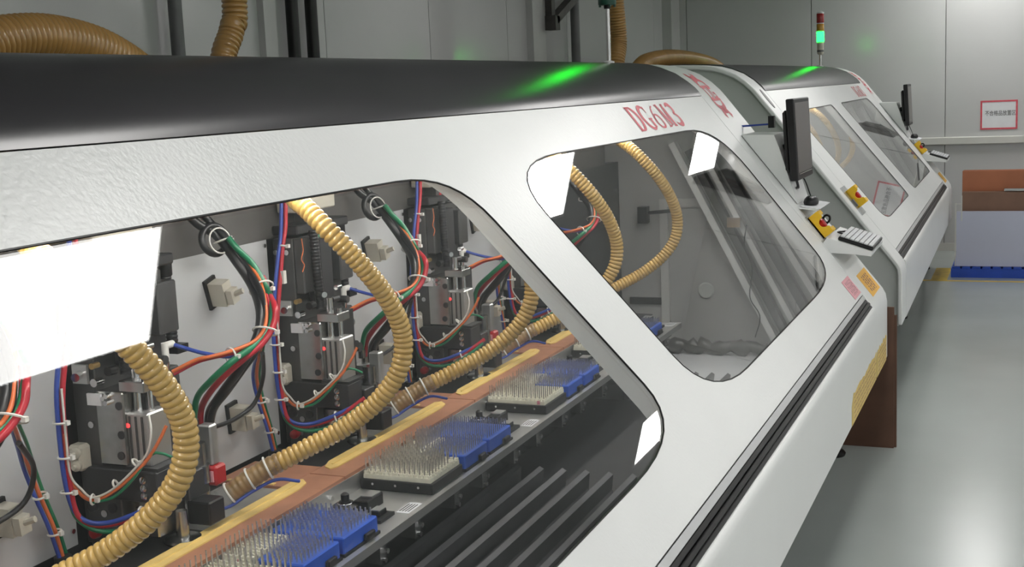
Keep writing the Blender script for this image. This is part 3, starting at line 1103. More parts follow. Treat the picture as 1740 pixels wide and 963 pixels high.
# ------------------------------------------------------------------ spindle heads
def make_spindle():
    t = thing('spindle_head', 'steel drilling spindle head', 'spindle head', (-1.655, 0, 0))
    ox = 1.655

    def B(x0, x1, y0, y1, z0, z1, ch=0.0):
        return MB().box(x0 + ox, x1 + ox, y0, y1, z0, z1, ch=ch)
    def cyl(a, b, r, n=10, r1=None):
        return MB().cyl((a[0] + ox, a[1], a[2]), (b[0] + ox, b[1], b[2]), r, r1, n=n)
    # dark carriage plate standing out from the beam, seen from its near side
    pl = B(-1.655, -1.600, -.020, .195, .785, 1.282, .002).build('carriage', 'gun', t)
    for (x, z) in ((-1.645, 1.25), (-1.615, 1.25), (-1.645, 1.14), (-1.615, 1.02), (-1.645, .97), (-1.620, .86)):
        cyl((x, -.020, z), (x, -.026, z), .0065).build('bolt', 'chrome', pl)
    sl = B(-1.600, -1.535, -.026, .070, .945, 1.085, .003).build('slide_block', 'steel', t)
    for (x, z) in ((-1.545, 1.060), (-1.545, 1.005), (-1.550, .965)):
        cyl((x, -.026, z), (x, -.0275, z), .008).build('bolt_hole', 'dark', sl)
    B(-1.535, -1.512, .010, .090, .945, 1.100).build('slide_rail', 'dark', t)
    nb = B(-1.612, -1.580, -.033, -.028, 1.060, 1.082).build('name_tab', 'paper', t)
    for (x, z) in ((-1.574, 1.074), (-1.568, 1.066), (-1.566, 1.079)):
        cyl((x, -.026, z), (x, -.036, z), .005, 8).build('tab_screw', 'chrome', nb)
    ac = B(-1.545, -1.488, -.018, .045, .945, 1.046, .003).build('air_cylinder', 'alu', t)
    for x in (-1.530, -1.516, -1.502):
        B(x - .0022, x + .0022, -.0195, -.018, .95, 1.04).build('groove', 'gun', ac)
    cyl((-1.533, -.018, 1.022), (-1.533, -.021, 1.022), .0042, 8).build('indicator', 'dot', ac)
    cr = MB().cyl((-1.525 + ox, .004, 1.046), (-1.525 + ox, .004, 1.140), .0085, n=12).cyl((-1.503 + ox, .012, 1.046), (-1.503 + ox, .012, 1.115), .006, n=10)
    cr.build('piston_rod', 'chrome', t, smooth=40)
    B(-1.548, -1.490, -.020, .036, 1.085, 1.106, .002).build('clamp_block', 'steel', t)
    # upper half: motor, valves, conduits
    B(-1.600, -1.575, -.018, .030, 1.150, 1.282, .003).build('motor_housing', 'gun', t)
    B(-1.600, -1.560, .036, .090, 1.12, 1.275, .003).build('motor_block', 'dark', t)
    B(-1.600, -1.565, .135, .195, 1.160, 1.262, .003).build('valve_block', 'gun', t)
    ribbed([(-1.560 + ox, .010, 1.300), (-1.558 + ox, .012, 1.20), (-1.556 + ox, .016, 1.112)], .0115, .008, .12, 12).build('conduit', 'cable_black', t, smooth=70)
    cd = ribbed([(-1.618 + ox, .230, 1.262), (-1.615 + ox, .229, 1.20), (-1.610 + ox, .225, 1.118)], .0125, .008, .12, 12).build('conduit', 'cable_black', t, smooth=70)
    MB().lathe([(.010, -.010), (.015, -.004), (.015, .022), (.009, .034)], (-1.618 + ox, .230, 1.268), n=12).build('conduit_cap', 'black', cd, smooth=40)
    B(-1.655, -1.590, .214, .250, 1.105, 1.122).build('conduit_clip', 'black', t)
    e = MB().cyl((-1.570 + ox, .150, 1.136), (-1.570 + ox, .174, 1.136), .0072, n=12).cyl((-1.570 + ox, .150, 1.142), (-1.570 + ox, .150, 1.105), .0072, n=12)
    e.build('elbow_fitting', 'tie', t, smooth=40)
    cyl((-1.570, .150, 1.105), (-1.570, .150, 1.02), .0065, 12).build('fitting_stem', 'chrome', t, smooth=40)
    cyl((-1.58, .041, 1.172), (-1.58, .041, 1.148), .0075, 8).build('brass_fitting', 'brass', t)
    cyl((-1.575, .062, 1.172), (-1.575, .062, 1.148), .0075, 8).build('brass_fitting', 'brass', t)
    # black bracket arm reaching out, with three bolts on its near side
    br = B(-1.640, -1.466, -.036, .030, .882, .941, .002).build('bracket', 'dark', t)
    for z in (.896, .911, .926):
        MB().lathe([(.0072, 0), (.0072, .005), (.004, .006)], (-1.494 + ox, -.036, z), (0, -1, 0), 12).build('bolt', 'chrome', br, smooth=40)
    B(-1.540, -1.466, -.030, .045, .941, .947).build('bracket_lid', 'dark', t)
    lo = B(-1.640, -1.560, -.026, .120, .780, .880, .002).build('lower_block', 'gun', t)
    for (x, z, r, m) in ((-1.628, .862, .011, 'dark'), (-1.600, .850, .007, 'chrome'), (-1.580, .862, .010, 'dark'), (-1.605, .815, .006, 'chrome'), (-1.575, .826, .008, 'chrome')):
        cyl((x, -.026, z), (x, -.030, z), r, 12).build('port', m, lo)
    B(-1.560, -1.500, .0, .085, .800, .872, .003).build('lower_slide', 'steel', t)
    cyl((-1.535, -.002, .86), (-1.535, -.002, .815), .010, 12).build('guide_pin', 'chrome', t, smooth=40)
    cyl((-1.515, .004, .86), (-1.515, .004, .815), .007, 12).build('guide_pin', 'chrome', t, smooth=40)
    MB().lathe([(.011, 0), (.012, .004), (.010, .014), (.004, .016)], (-1.622 + ox, -.026, .812), (0, -1, 0), 14).build('red_button', 'redpl', t, smooth=40)
    sp = MB().lathe([(.012, 0), (.019, .01), (.019, .05), (.023, .05), (.023, .085), (.017, .085), (.017, .13)], (-1.510 + ox, .145, .815), n=18)
    sp.build('spindle_nose', 'steel', t, smooth=40)
    rp = B(-1.506, -1.480, .160, .196, .853, .893, .004).build('red_guard', 'redpl', t)
    B(-1.500, -1.486, .1575, .160, .862, .884).build('guard_window', 'pink_lbl', rp)
    B(-1.520, -1.490, .165, .190, .893, .975, .003).build('nose_body', 'alu', t)
    B(-1.500, -1.446, .085, .135, .800, .846, .003).build('foot_clamp', 'black', t)
    MB().lathe([(.036, 0), (.038, .003), (.034, .007), (.013, .008), (.011, .060)], (-1.485 + ox, .050, .7805), n=20).build('pressure_foot', 'steel', t, smooth=40)
    B(-1.56, -1.49, .085, .150, .846, .90, .002).build('foot_arm', 'dark', t)
    wc = B(-1.655, -1.622, -.052, -.020, .935, .985, .006).build('wire_connector', 'beige', t)
    for z in (.948, .972):
        MB().lathe([(.010, 0), (.010, .008), (.004, .010), (.004, .018)], (-1.632 + ox, -.052, z), (.3, -1, 0), 10).build('connector_pin', 'beige', wc, smooth=40)
    tp = B(-1.640, -1.606, -.034, -.028, 1.100, 1.136).build('terminal_plate', 'alu', t)
    cyl((-1.622, -.034, 1.118), (-1.610, -.060, 1.118), .008, 12).build('terminal', 'chrome', tp, smooth=40)
    for (x, y, z, dx_, dy_, r, m) in ((-1.585, -.020, 1.105, .0, -.022, .008, 'chrome'), (-1.560, -.010, 1.125, .0, -.020, .009, 'black'), (-1.545, .0, 1.150, .02, -.015, .007, 'chrome'),
                                      (-1.590, -.020, 1.135, .0, -.018, .006, 'brass'), (-1.560, .10, 1.12, .03, 0, .009, 'gun'), (-1.560, .12, 1.06, .03, 0, .008, 'chrome'),
                                      (-1.565, .14, 1.00, .03, 0, .010, 'dark'), (-1.59, .20, .98, .03, 0, .012, 'gun'), (-1.535, .06, 1.13, .0, -.03, .008, 'dark'), (-1.52, .05, 1.16, 0, -.02, .006, 'chrome')):
        cyl((x, y, z), (x + dx_, y + dy_, z), r, 10).build('valve', m, t, smooth=40)
    B(-1.600, -1.570, .105, .190, 1.02, 1.09, .003).build('manifold', 'gun', t)
    B(-1.600, -1.530, .095, .125, .90, 1.02, .003).build('rear_block', 'dark', t)
    B(-1.655, -1.585, -.02, .22, 1.290, 1.312, .003).build('top_bracket', 'dark', t)
    B(-1.64, -1.60, .06, .10, 1.312, 1.34).build('hanger', 'gun', t)
    B(-1.650, -1.590, .0, .17, 1.340, 1.415, .003).build('duct_box', 'beige', t)
    return t


HOW = ['at the left edge below the bright reflection', 'behind the nearest hose curve at left', 'in the middle of the left window', 'near the right end of the left window', 'behind the white pillar between the windows']
proto = make_spindle()
for i, y in enumerate(SPIN):
    s = proto if i == 0 else copy_tree(proto)
    s.location = (-1.655, y, 0)
    tag(s, f'steel and black drilling spindle head {HOW[i]}', 'spindle head', 'spindle heads')

# ------------------------------------------------------------------ cable bundles
CABLES = [
    ('v_red', 'red', 0.0045, [(-1.6, -0.036, 1.377), (-1.6, -0.045, 1.312), (-1.6, -0.063, 1.264), (-1.6, -0.091, 1.162), (-1.6, -0.107, 1.096), (-1.6, -0.111, 1.028), (-1.599, -0.112, 0.958), (-1.594, -0.112, 0.894), (-1.584, -0.105, 0.865), (-1.564, -0.085, 0.849), (-1.516, -0.065, 0.858), (-1.463, -0.05, 0.884), (-1.426, -0.03, 0.911)]),
    ('v_blue', 'blue', 0.0040, [(-1.605, -0.046, 1.375), (-1.605, -0.059, 1.295), (-1.605, -0.078, 1.242), (-1.605, -0.101, 1.164), (-1.605, -0.116, 1.097), (-1.605, -0.119, 1.001), (-1.602, -0.118, 0.932), (-1.594, -0.112, 0.884), (-1.574, -0.1, 0.86), (-1.542, -0.08, 0.856), (-1.495, -0.065, 0.872), (-1.436, -0.035, 0.899)]),
    ('v_green', 'green', 0.0040, [(-1.601, -0.113, 0.902), (-1.594, -0.108, 0.87), (-1.574, -0.095, 0.846), (-1.544, -0.08, 0.838), (-1.503, -0.068, 0.847), (-1.461, -0.055, 0.873), (-1.43, -0.035, 0.901)]),
    ('u_red', 'orange', 0.0030, [(-1.596, -0.114, 1.028), (-1.598, -0.112, 0.951), (-1.589, -0.1, 0.914), (-1.572, -0.088, 0.898), (-1.541, -0.075, 0.909), (-1.501, -0.06, 0.94), (-1.468, -0.05, 0.974), (-1.448, -0.042, 1.005), (-1.438, -0.03, 1.031)]),
    ('u_white', 'white', 0.0020, [(-1.596, -0.112, 1.111), (-1.592, -0.117, 1.015), (-1.593, -0.114, 0.952), (-1.582, -0.102, 0.922), (-1.569, -0.09, 0.904), (-1.537, -0.076, 0.916), (-1.499, -0.062, 0.949), (-1.472, -0.05, 0.981), (-1.464, -0.042, 1.018), (-1.475, -0.03, 1.048)]),
    ('u_green', 'green', 0.0025, [(-1.573, -0.088, 0.893), (-1.534, -0.074, 0.903), (-1.498, -0.06, 0.936), (-1.465, -0.048, 0.978), (-1.445, -0.042, 0.982), (-1.428, -0.03, 0.971)]),
    ('t_red', 'red', 0.0040, [(-1.6, 0.087, 1.317), (-1.59, 0.065, 1.251), (-1.58, 0.041, 1.175)]),
    ('t_green', 'green', 0.0045, [(-1.595, 0.083, 1.306), (-1.585, 0.075, 1.25), (-1.575, 0.062, 1.172)]),
    ('wire', 'orange', 0.0012, [(-1.57, -0.027, 1.284), (-1.57, -0.023, 1.256), (-1.57, -0.033, 1.236), (-1.57, -0.022, 1.221), (-1.57, -0.032, 1.206)]),
    ('b_black1', 'black', 0.0070, [(-1.64, 0.333, 1.391), (-1.62, 0.352, 1.355), (-1.6, 0.388, 1.325), (-1.56, 0.389, 1.275), (-1.52, 0.384, 1.224), (-1.47, 0.335, 1.186), (-1.45, 0.302, 1.149), (-1.45, 0.274, 1.115), (-1.47, 0.246, 1.069), (-1.52, 0.243, 1.012), (-1.56, 0.263, 0.974), (-1.58, 0.278, 0.933)]),
    ('b_black2', 'black', 0.0060, [(-1.63, 0.36, 1.394), (-1.61, 0.385, 1.353), (-1.58, 0.393, 1.319), (-1.55, 0.403, 1.266), (-1.5, 0.376, 1.223), (-1.46, 0.339, 1.185), (-1.445, 0.311, 1.146), (-1.45, 0.288, 1.107), (-1.47, 0.26, 1.068), (-1.5, 0.243, 1.025), (-1.54, 0.249, 0.985), (-1.57, 0.27, 0.936)]),
    ('b_green', 'green', 0.0050, [(-1.57, 0.387, 1.321), (-1.55, 0.392, 1.294), (-1.53, 0.412, 1.26), (-1.495, 0.408, 1.205), (-1.45, 0.354, 1.182), (-1.44, 0.323, 1.147), (-1.44, 0.268, 1.12), (-1.45, 0.199, 1.099), (-1.5, 0.191, 1.058), (-1.55, 0.212, 1.018), (-1.57, 0.221, 0.969)]),
    ('b_red', 'red', 0.0050, [(-1.52, 0.429, 1.232), (-1.5, 0.415, 1.203), (-1.44, 0.347, 1.183), (-1.43, 0.326, 1.154), (-1.43, 0.283, 1.122), (-1.45, 0.237, 1.095), (-1.49, 0.217, 1.059), (-1.54, 0.233, 1.017), (-1.57, 0.248, 0.983), (-1.58, 0.253, 0.944)]),
    ('b_orange', 'orange', 0.0030, [(-1.56, 0.396, 1.302), (-1.55, 0.409, 1.28), (-1.51, 0.401, 1.231), (-1.46, 0.344, 1.192), (-1.44, 0.309, 1.153), (-1.44, 0.27, 1.128), (-1.45, 0.214, 1.12), (-1.48, 0.177, 1.113), (-1.51, 0.165, 1.107), (-1.55, 0.141, 1.087)]),
    ('b_red2', 'red', 0.0025, [(-1.48, 0.378, 1.203), (-1.45, 0.344, 1.172), (-1.445, 0.324, 1.144), (-1.445, 0.282, 1.119), (-1.455, 0.224, 1.112), (-1.485, 0.187, 1.108), (-1.515, 0.175, 1.1), (-1.55, 0.144, 1.081)]),
    ('b_blue', 'blue', 0.0030, [(-1.5, 0.383, 1.214), (-1.47, 0.349, 1.177), (-1.45, 0.312, 1.141), (-1.45, 0.283, 1.114), (-1.46, 0.216, 1.106), (-1.5, 0.191, 1.114), (-1.54, 0.183, 1.124), (-1.57, 0.17, 1.136)]),
    ('d_red', 'orange', 0.0035, [(-1.47, 0.343, 1.116), (-1.54, 0.423, 1.058), (-1.6, 0.496, 0.993), (-1.62, 0.536, 0.925), (-1.62, 0.561, 0.859), (-1.62, 0.577, 0.793)]),
    ('d_blue', 'blue', 0.0035, [(-1.475, 0.342, 1.116), (-1.545, 0.42, 1.059), (-1.605, 0.489, 0.994), (-1.62, 0.524, 0.928), (-1.62, 0.549, 0.862), (-1.62, 0.568, 0.796)]),
    ('d_green', 'green', 0.0030, [(-1.475, 0.357, 1.117), (-1.545, 0.442, 1.054), (-1.605, 0.514, 0.989), (-1.62, 0.546, 0.926), (-1.625, 0.576, 0.854), (-1.625, 0.592, 0.792)]),
    ('d_black', 'black', 0.0045, [(-1.5, 0.379, 1.076), (-1.57, 0.477, 0.999), (-1.6, 0.479, 0.936), (-1.61, 0.414, 0.916), (-1.6, 0.325, 0.922)]),
]
RSCALE = {'b': 1.35, 'd': 1.1, 'v': 1.15, 'u': 1.1, 't': 1.3, 'w': 1.0}
MATC = {'red': 'red', 'blue': 'blue', 'green': 'green', 'orange': 'orange', 'white': 'wire_white', 'black': 'cable_black'}


def ties(parent, spots):
    for (c, ax, R) in spots:
        q = MB().torus(c, ax, R, .0022, 16, 5)
        d = Vector(ax).orthogonal().normalized()
        p = Vector(c) + Vector((1, 0, 0)) * R
        q.box(p.x - .002, p.x + .006, p.y - .004, p.y + .004, p.z - .004, p.z + .004)
        q.build('cable_tie', 'tie', parent, smooth=60)


def make_bundle(kind):
    t = thing('cable_bundle', 'x', 'cables', (0, 0, 0))
    for (n, c, r, pts) in CABLES:
        fam = n[0]
        if (kind == 'drop') != (fam in 'vutw'):
            continue
        MB().tube(spline(pts, 6), r * RSCALE[fam], n=8).build('cable', MATC[c], t, smooth=70)
    if kind == 'drop':
        ties(t, [((-1.602, -.057, 1.27), (.0, .25, 1), .011), ((-1.60, -.118, 1.05), (0, .05, 1), .013), ((-1.60, -.114, .985), (0, 0, 1), .013), ((-1.6, -.116, .92), (0, .1, 1), .013),
                 ((-1.572, -.087, .899), (1, .3, 0), .009), ((-1.535, -.066, .924), (1, .3, .4), .008), ((-1.498, -.050, .963), (1, .3, .9), .008), ((-1.490, -.054, .868), (1, .3, 0.3), .013)])
        MB().box(-1.598, -1.590, -.082, -.070, 1.185, 1.215).build('cable_marker', 'wire_white', t)
    else:
        ties(t, [((-1.592, .398, 1.315), (.3, .1, -1), .020), ((-1.505, .400, 1.212), (.8, -.5, -1), .026), ((-1.443, .312, 1.138), (.1, -.6, -1), .026), ((-1.46, .21, 1.108), (-.3, -1, 0), .016),
                 ((-1.612, .528, .93), (0, .3, -1), .012), ((-1.618, .560, .85), (0, .2, -1), .012)])
        MB().torus((-1.60, .378, 1.318), (1, -.3, .2), .031, .0075, 22, 8).build('coil_ring', 'cable_black', t, smooth=60)
        MB().torus((-1.585, .378, 1.316), (1, -.3, .2), .027, .002, 22, 6).build('ring_tie', 'tie', t, smooth=60)
        MB().cyl((-1.62, .576, .7755), (-1.62, .576, .80), .016, n=12).build('grommet', 'black', t, smooth=40)
        f = MB()
        for p in ((-1.57, .221, .969), (-1.58, .253, .944), (-1.58, .278, .933), (-1.57, .27, .936)):
            f.cyl(p, (p[0], p[1], p[2] - .022), .010, n=10)
        f.build('tube_fitting', 'steel', t, smooth=40)
        MB().box(-1.60, -1.56, .225, .275, .86, .925).build('fitting_block', 'alu', t)
    return t


for kind, what in (('drop', 'hanging red and blue tubes'), ('arc', 'arching bundle of thick coloured tubes')):
    pb = make_bundle(kind)
    for i, y in enumerate(SPIN):
        s = pb if i == 0 else copy_tree(pb)
        s.location = (0, y, 0)
        tag(s, f'{what} {HOW[i]}', 'cables', 'cable bundles of the spindles')

# ------------------------------------------------------------------ dust hoses
HP = [(-1.40, .33, 1.49), (-1.33, .265, 1.425), (-1.28, .245, 1.392), (-1.235, .243, 1.351), (-1.19, .270, 1.288), (-1.160, .314, 1.215), (-1.148, .348, 1.140), (-1.156, .348, 1.070), (-1.195, .332, 1.008),
      (-1.262, .302, .952), (-1.335, .255, .912), (-1.395, .214, .882)]
HTAIL = [(-1.375, .228, .892), (-1.395, .214, .882), (-1.430, .190, .860), (-1.462, .168, .835)]
hproto = thing('dust_hose', 'x', 'hose', (0, 0, 0))
ribbed(HP, .0200, .0115, .17, 16).build('hose', 'hose', hproto, smooth=80)
ribbed(HTAIL, .0205, .0115, .10, 16).build('hose_end', 'hose_d', hproto, smooth=80)
MB().tube(spline([(-1.452, .175, .842), (-1.475, .160, .826)], 4), .022, 14).build('cuff', 'clear', hproto, smooth=60)
for c, a in (((-1.395, .214, .882), (-.7, -.5, -.36)), ((-1.425, .194, .863), (-.7, -.5, -.4)), ((-1.458, .171, .838), (-.7, -.45, -.5))):
    MB().torus(c, a, .0225, .0022, 20, 6).build('hose_tie', 'tie', hproto, smooth=60)
MB().tube(spline([(-1.36, .27, .84), (-1.385, .225, .855), (-1.42, .185, .838), (-1.455, .150, .815), (-1.48, .10, .83)], 6), .0035, 6).build('earth_wire', 'blue', hproto, smooth=70)
HH = ['looping past the bright reflection at far left', 'in the centre of the left window', 'behind the curved corner of the left window', 'at the left side of the right window', 'hanging alone in the right window']
for i, y in enumerate(SPIN):
    s = hproto if i == 0 else copy_tree(hproto)
    s.location = (0, y, 0)
    tag(s, f'amber ribbed dust hose {HH[i]}', 'hose', 'dust hoses in the near machine')

# big ducts and pipes behind the machines
D = [('large amber ribbed duct arching behind the hood at top left', [(-2.58, 2.20, 1.40), (-2.57, 2.36, 1.64), (-2.56, 2.55, 1.77), (-2.55, 2.75, 1.806), (-2.55, 2.95, 1.79), (-2.55, 3.10, 1.745), (-2.55, 3.22, 1.68), (-2.55, 3.34, 1.56)], .066),
     ('amber ribbed duct rising behind the hood left of the black pipes', [(-2.62, 3.70, 1.45), (-2.62, 3.73, 1.74), (-2.62, 3.80, 1.86), (-2.62, 3.83, 2.0), (-2.62, 3.83, CEIL - .01)], .046),
     ('amber ribbed duct rising behind the lamp pole of the near machine', [(-2.60, 8.10, 1.45), (-2.60, 8.18, 1.76), (-2.60, 8.25, 1.92), (-2.60, 8.2, 2.2), (-2.60, 8.1, CEIL - .01)], .062),
     ('amber ribbed duct arching low behind the gap between the machines', [(-2.60, 8.33, .0005), (-2.60, 8.33, .9), (-2.60, 8.45, 1.55), (-2.60, 8.75, 1.735), (-2.60, 9.10, 1.79), (-2.60, 9.65, 1.812), (-2.6, 10.3, 1.80), (-2.6, 10.9, 1.765), (-2.6, 11.4, 1.69)], .062)]
for lab, pts, r in D:
    o = ribbed(pts, r, .019, .13, 18).build('air_duct', 'duct', smooth=80)
    tag(o, lab, 'duct', 'amber air ducts')
o = MB().cyl((XB + .06, 4.245, 1.2), (XB + .06, 4.245, CEIL), .028, n=16).build('wall_pipe', 'pipe', smooth=40)
tag(o, 'dark grey round pipe upright on the back wall left of the rising duct', 'pipe')
for y, lab in ((5.125, 'left one of two black pipes on the back wall'), (5.295, 'right one of two black pipes on the back wall')):
    o = MB().cyl((XB + .055, y, 1.0), (XB + .055, y, CEIL), .030, n=16).build('black_pipe', 'black', smooth=40)
    tag(o, lab, 'pipe', 'black pipes')
o = MB().cyl((XB + .10, 8.95, 1.0), (XB + .10, 8.95, CEIL), .034, n=14).build('wall_pipe', 'pipe', smooth=40)
tag(o, 'dark grey pipe upright beside the iron wall bracket', 'pipe')
o = MB().tube(spline([(XB + .5, 8.62, CEIL), (XB + .5, 8.66, 2.3), (XB + .5, 8.75, 1.95), (XB + .5, 8.92, 1.6)], 6), .007, 6).build('hanging_wire', 'cable_black', smooth=60)
tag(o, 'thin black wire hanging beside the upright duct', 'wire')
t = thing('wall_bracket', 'dark iron bracket with sloping brace on the back wall', 'bracket', (XB + .05, 8.50, 2.02))
MB().box(0, .05, -.035, .035, .04, .88).build('upright', 'iron', t)
MB().box(-.03, .03, -.028, .028, 0, .95, Matrix.Translation((.05, 0, .07)) @ Matrix.Rotation(math.radians(-68), 4, 'X')).build('brace', 'iron', t)
MB().box(0, .08, -.045, .045, .0, .10).build('foot', 'iron', t)


# ------------------------------------------------------------------ signal towers
def tower(loc, label, pole, rz=0):
    t = thing('signal_tower', label, 'lamp', loc, rz, 'signal towers')
    MB().lathe([(.022, 0), (.022, .006), (.010, .010)], n=16).build('foot', 'cap', t, smooth=40)
    MB().cyl((0, 0, .006), (0, 0, pole), .009, n=14).build('pole', 'chrome', t, smooth=40)
    h = pole
    if pole > .15:
        c = MB().cyl((0, 0, h), (0, 0, h + .014), .013, n=14).build('collar', 'black', t, smooth=40)
        g = MB().lathe([(.034, 0), (.036, .004), (.036, .03), (.03, .034)], (0, 0, h + .014), n=20).build('socket', 'dkgreen', t, smooth=40)
        for a in (0.6, 2.2, 3.8, 5.4):
            MB().cyl((.03 * math.cos(a), .03 * math.sin(a), h + .006), (.03 * math.cos(a), .03 * math.sin(a), h + .014), .005, n=8).build('bolt', 'dkgreen', g)
        h += .048
    else:
        MB().lathe([(.018, 0), (.026, .012), (.026, .10)], (0, 0, h), n=20).build('socket', 'cream', t, smooth=40)
        MB().cyl((0, 0, h + .022), (0, 0, h + .038), .0267, n=20).build('ring', 'pipe', t, smooth=40)
        h += .10
    for nm_, mat, hh in (('green_lens', 'green_on', .085), ('amber_lens', 'amber', .060), ('red_lens', 'redlens', .075)):
        MB().lathe([(.027, 0), (.030, .004), (.030, hh - .004), (.027, hh)], (0, 0, h), n=20).build(nm_, mat, t, smooth=40)
        h += hh
        if nm_ == 'amber_lens':
            MB().cyl((0, 0, h), (0, 0, h + .006), .0305, n=20).build('spacer', 'cap', t, smooth=40)
            h += .006
    MB().lathe([(.03, 0), (.03, .008), (.012, .018)], (0, 0, h), n=20).build('cap', 'cap', t, smooth=40)
    return t


tower((-1.55, 4.79, 1.696), 'signal tower on a chrome pole on the hood of the near machine', .21)
tower((-1.595, 10.46, 1.696), 'red, amber and lit green signal tower on the far machine', .095)


# ------------------------------------------------------------------ operator station on an end cap (built at y from the cap's outer end)
def station(base, rz, yo, who):
    """yo: y of the outer end of the cap, in the machine's own coordinates"""
    mw = Matrix.Translation(base) @ Matrix.Rotation(rz, 4, 'Z')

    def place(x, y, z):
        return tuple(mw @ Vector((x, y, z)))
    # wedge bracket that carries the monitor
    t = thing('monitor', f'black flat monitor seen almost edge on, on the end of the {who} machine', 'monitor', place(-.90, yo - .165, 1.36), rz, 'machine monitors')
    sx = lambda z: -1.245 + (1.552 - z) / 1.26
    w = MB()
    for (a, b) in ((-.135, .135),):
        pz = [(sx(1.385) + .90 + .004, .025), (-.075, .022), (-.055, -.03), (sx(1.10) + .90 + .004, -.26)]
        w.prism_y(pz, a, b)
    w.build('bracket', 'cap', t)
    a = MB()
    a.cyl((-.10, -.05, -.07), (-.05, -.03, -.035), .016, n=10).cyl((-.05, -.03, -.035), (-.02, .0, -.02), .014, n=10)
    a.box(-.115, -.085, -.09, -.02, -.09, -.05)
    a.build('swivel_arm', 'black', t)
    mt = Matrix.Rotation(math.radians(-3), 4, 'Y')
    hs = MB()
    hs.box(-.010, .022, -.185, .185, -.165, .165, mt, ch=.004)
    hs.box(-.034, -.010, -.15, .15, -.13, .12, mt, ch=.010)
    hs.build('housing', 'black', t)
    MB().box(.0222, .0230, -.165, .165, -.135, .148, mt).build('screen', 'screen', t)
    MB().box(.0222, .0245, -.150, .150, -.1415, -.1385, mt).build('bezel_line', 'chrome', t)
    MB().tube(spline([(.005, -.08, -.165), (.010, -.07, -.195), (.0, -.03, -.20), (-.02, .0, -.17)], 5), .006, 6).build('cable', 'cable_black', t, smooth=60)
    # keyboard tray and keyboard
    ang = math.atan2(-.055, .17)
    k = thing('keyboard_tray', f'white sheet metal keyboard tray on the end of the {who} machine', 'tray', place(-.752, yo - .20, .972), rz, 'keyboard trays')
    mk = Matrix.Rotation(-ang, 4, 'Y')
    kb = MB()
    kb.prism_y([(0, 0), (.185, 0), (.185, -.018), (.13, -.028), (0.01, -.060), (-.012, -.035)], -.19, .19)
    kb.v = [tuple(mk @ Vector(p)) for p in kb.v]
    kb.build('tray', 'cap', k)
    q = thing('keyboard', f'grey keyboard lying on the tray of the {who} machine', 'keyboard', place(-.752, yo - .20, .972), rz, 'keyboards')
    MB().box(.040, .182, -.165, .165, .001, .016, mk, ch=.003).build('case', 'black', q)
    for r in range(7):
        x0 = .046 + r * .0190
        rnd = random.Random(r)
        n = 10
        for c in range(n):
            y0 = -.160 + .320 * c / n
            MB().box(x0, x0 + .0155, y0 + .001, y0 + .320 / n - .001, .0162, .021, mk).build('key', 'key', q)
    MB().tube([mk @ Vector(p) for p in spline([(.045, -.04, .012), (.025, -.05, .012), (.018, -.02, .010), (.030, .02, .010), (.040, .04, .012)], 5)], .0035, 6).build('cord', 'cable_black', q, smooth=60)
    # emergency stop: yellow shroud, red mushroom, black key switch
    e = thing('emergency_stop', f'yellow emergency stop with red button beside the keyboard tray of the {who} machine', 'switch', place(*S(.705, yo - .30, .0)), rz, 'emergency stops')
    R3 = Matrix(((TX, 0, NX), (0, 1, 0), (TZ, 0, NZ))).to_4x4()      # local x down slant, z outwards
    estop(e, R3)
    kq = MB().cyl(R3 @ Vector((-.005, .085, .0)), R3 @ Vector((-.005, .085, .03)), .02, n=14)
    kq.torus(R3 @ Vector((-.005, .085, .040)), R3.to_3x3() @ Vector((.5, 1, .2)), .016, .005, 16, 6)
    kq.build('key_switch', 'black', e, smooth=40)
    MB().box(-.062, .056, -.052, .125, .0005, .004, R3).build('plate', 'alu', e)
    # paper and mouse on a small shelf
    d = thing('document_shelf', f'small shelf with clear papers above the emergency stop of the {who} machine', 'shelf', place(*S(.60, yo - .20, .0)), rz, 'small shelves')
    MB().box(0.0, .075, -.13, .13, .0, .006, Matrix.Rotation(.1, 4, 'Y')).build('shelf', 'cap', d)
    MB().box(.004, .082, -.12, .15, .0075, .011, Matrix.Rotation(.13, 4, 'Y')).build('papers', 'paper', d)
    ms = thing('mouse', f'black mouse on the papers of the {who} machine', 'mouse', place(*[a + b for a, b in zip(S(.60, yo - .22, .0), (.032, 0, .009))]), rz, 'computer mice')
    v, f = [], []
    mbm = MB().lathe([(.001, .034), (.018, .032), (.028, .022), (.032, .010), (.030, 0)][::-1], n=16)
    mbm.v = [(p[0] * .95, p[1] * 1.75, p[2]) for p in mbm.v]
    mbm.build('body', 'black', ms, smooth=60)
    MB().tube(spline([(0, .05, .012), (-.02, .10, .03), (-.05, .14, .09), (-.10, .16, .16)], 6), .003, 6).build('cord', 'cable_black', ms, smooth=60)


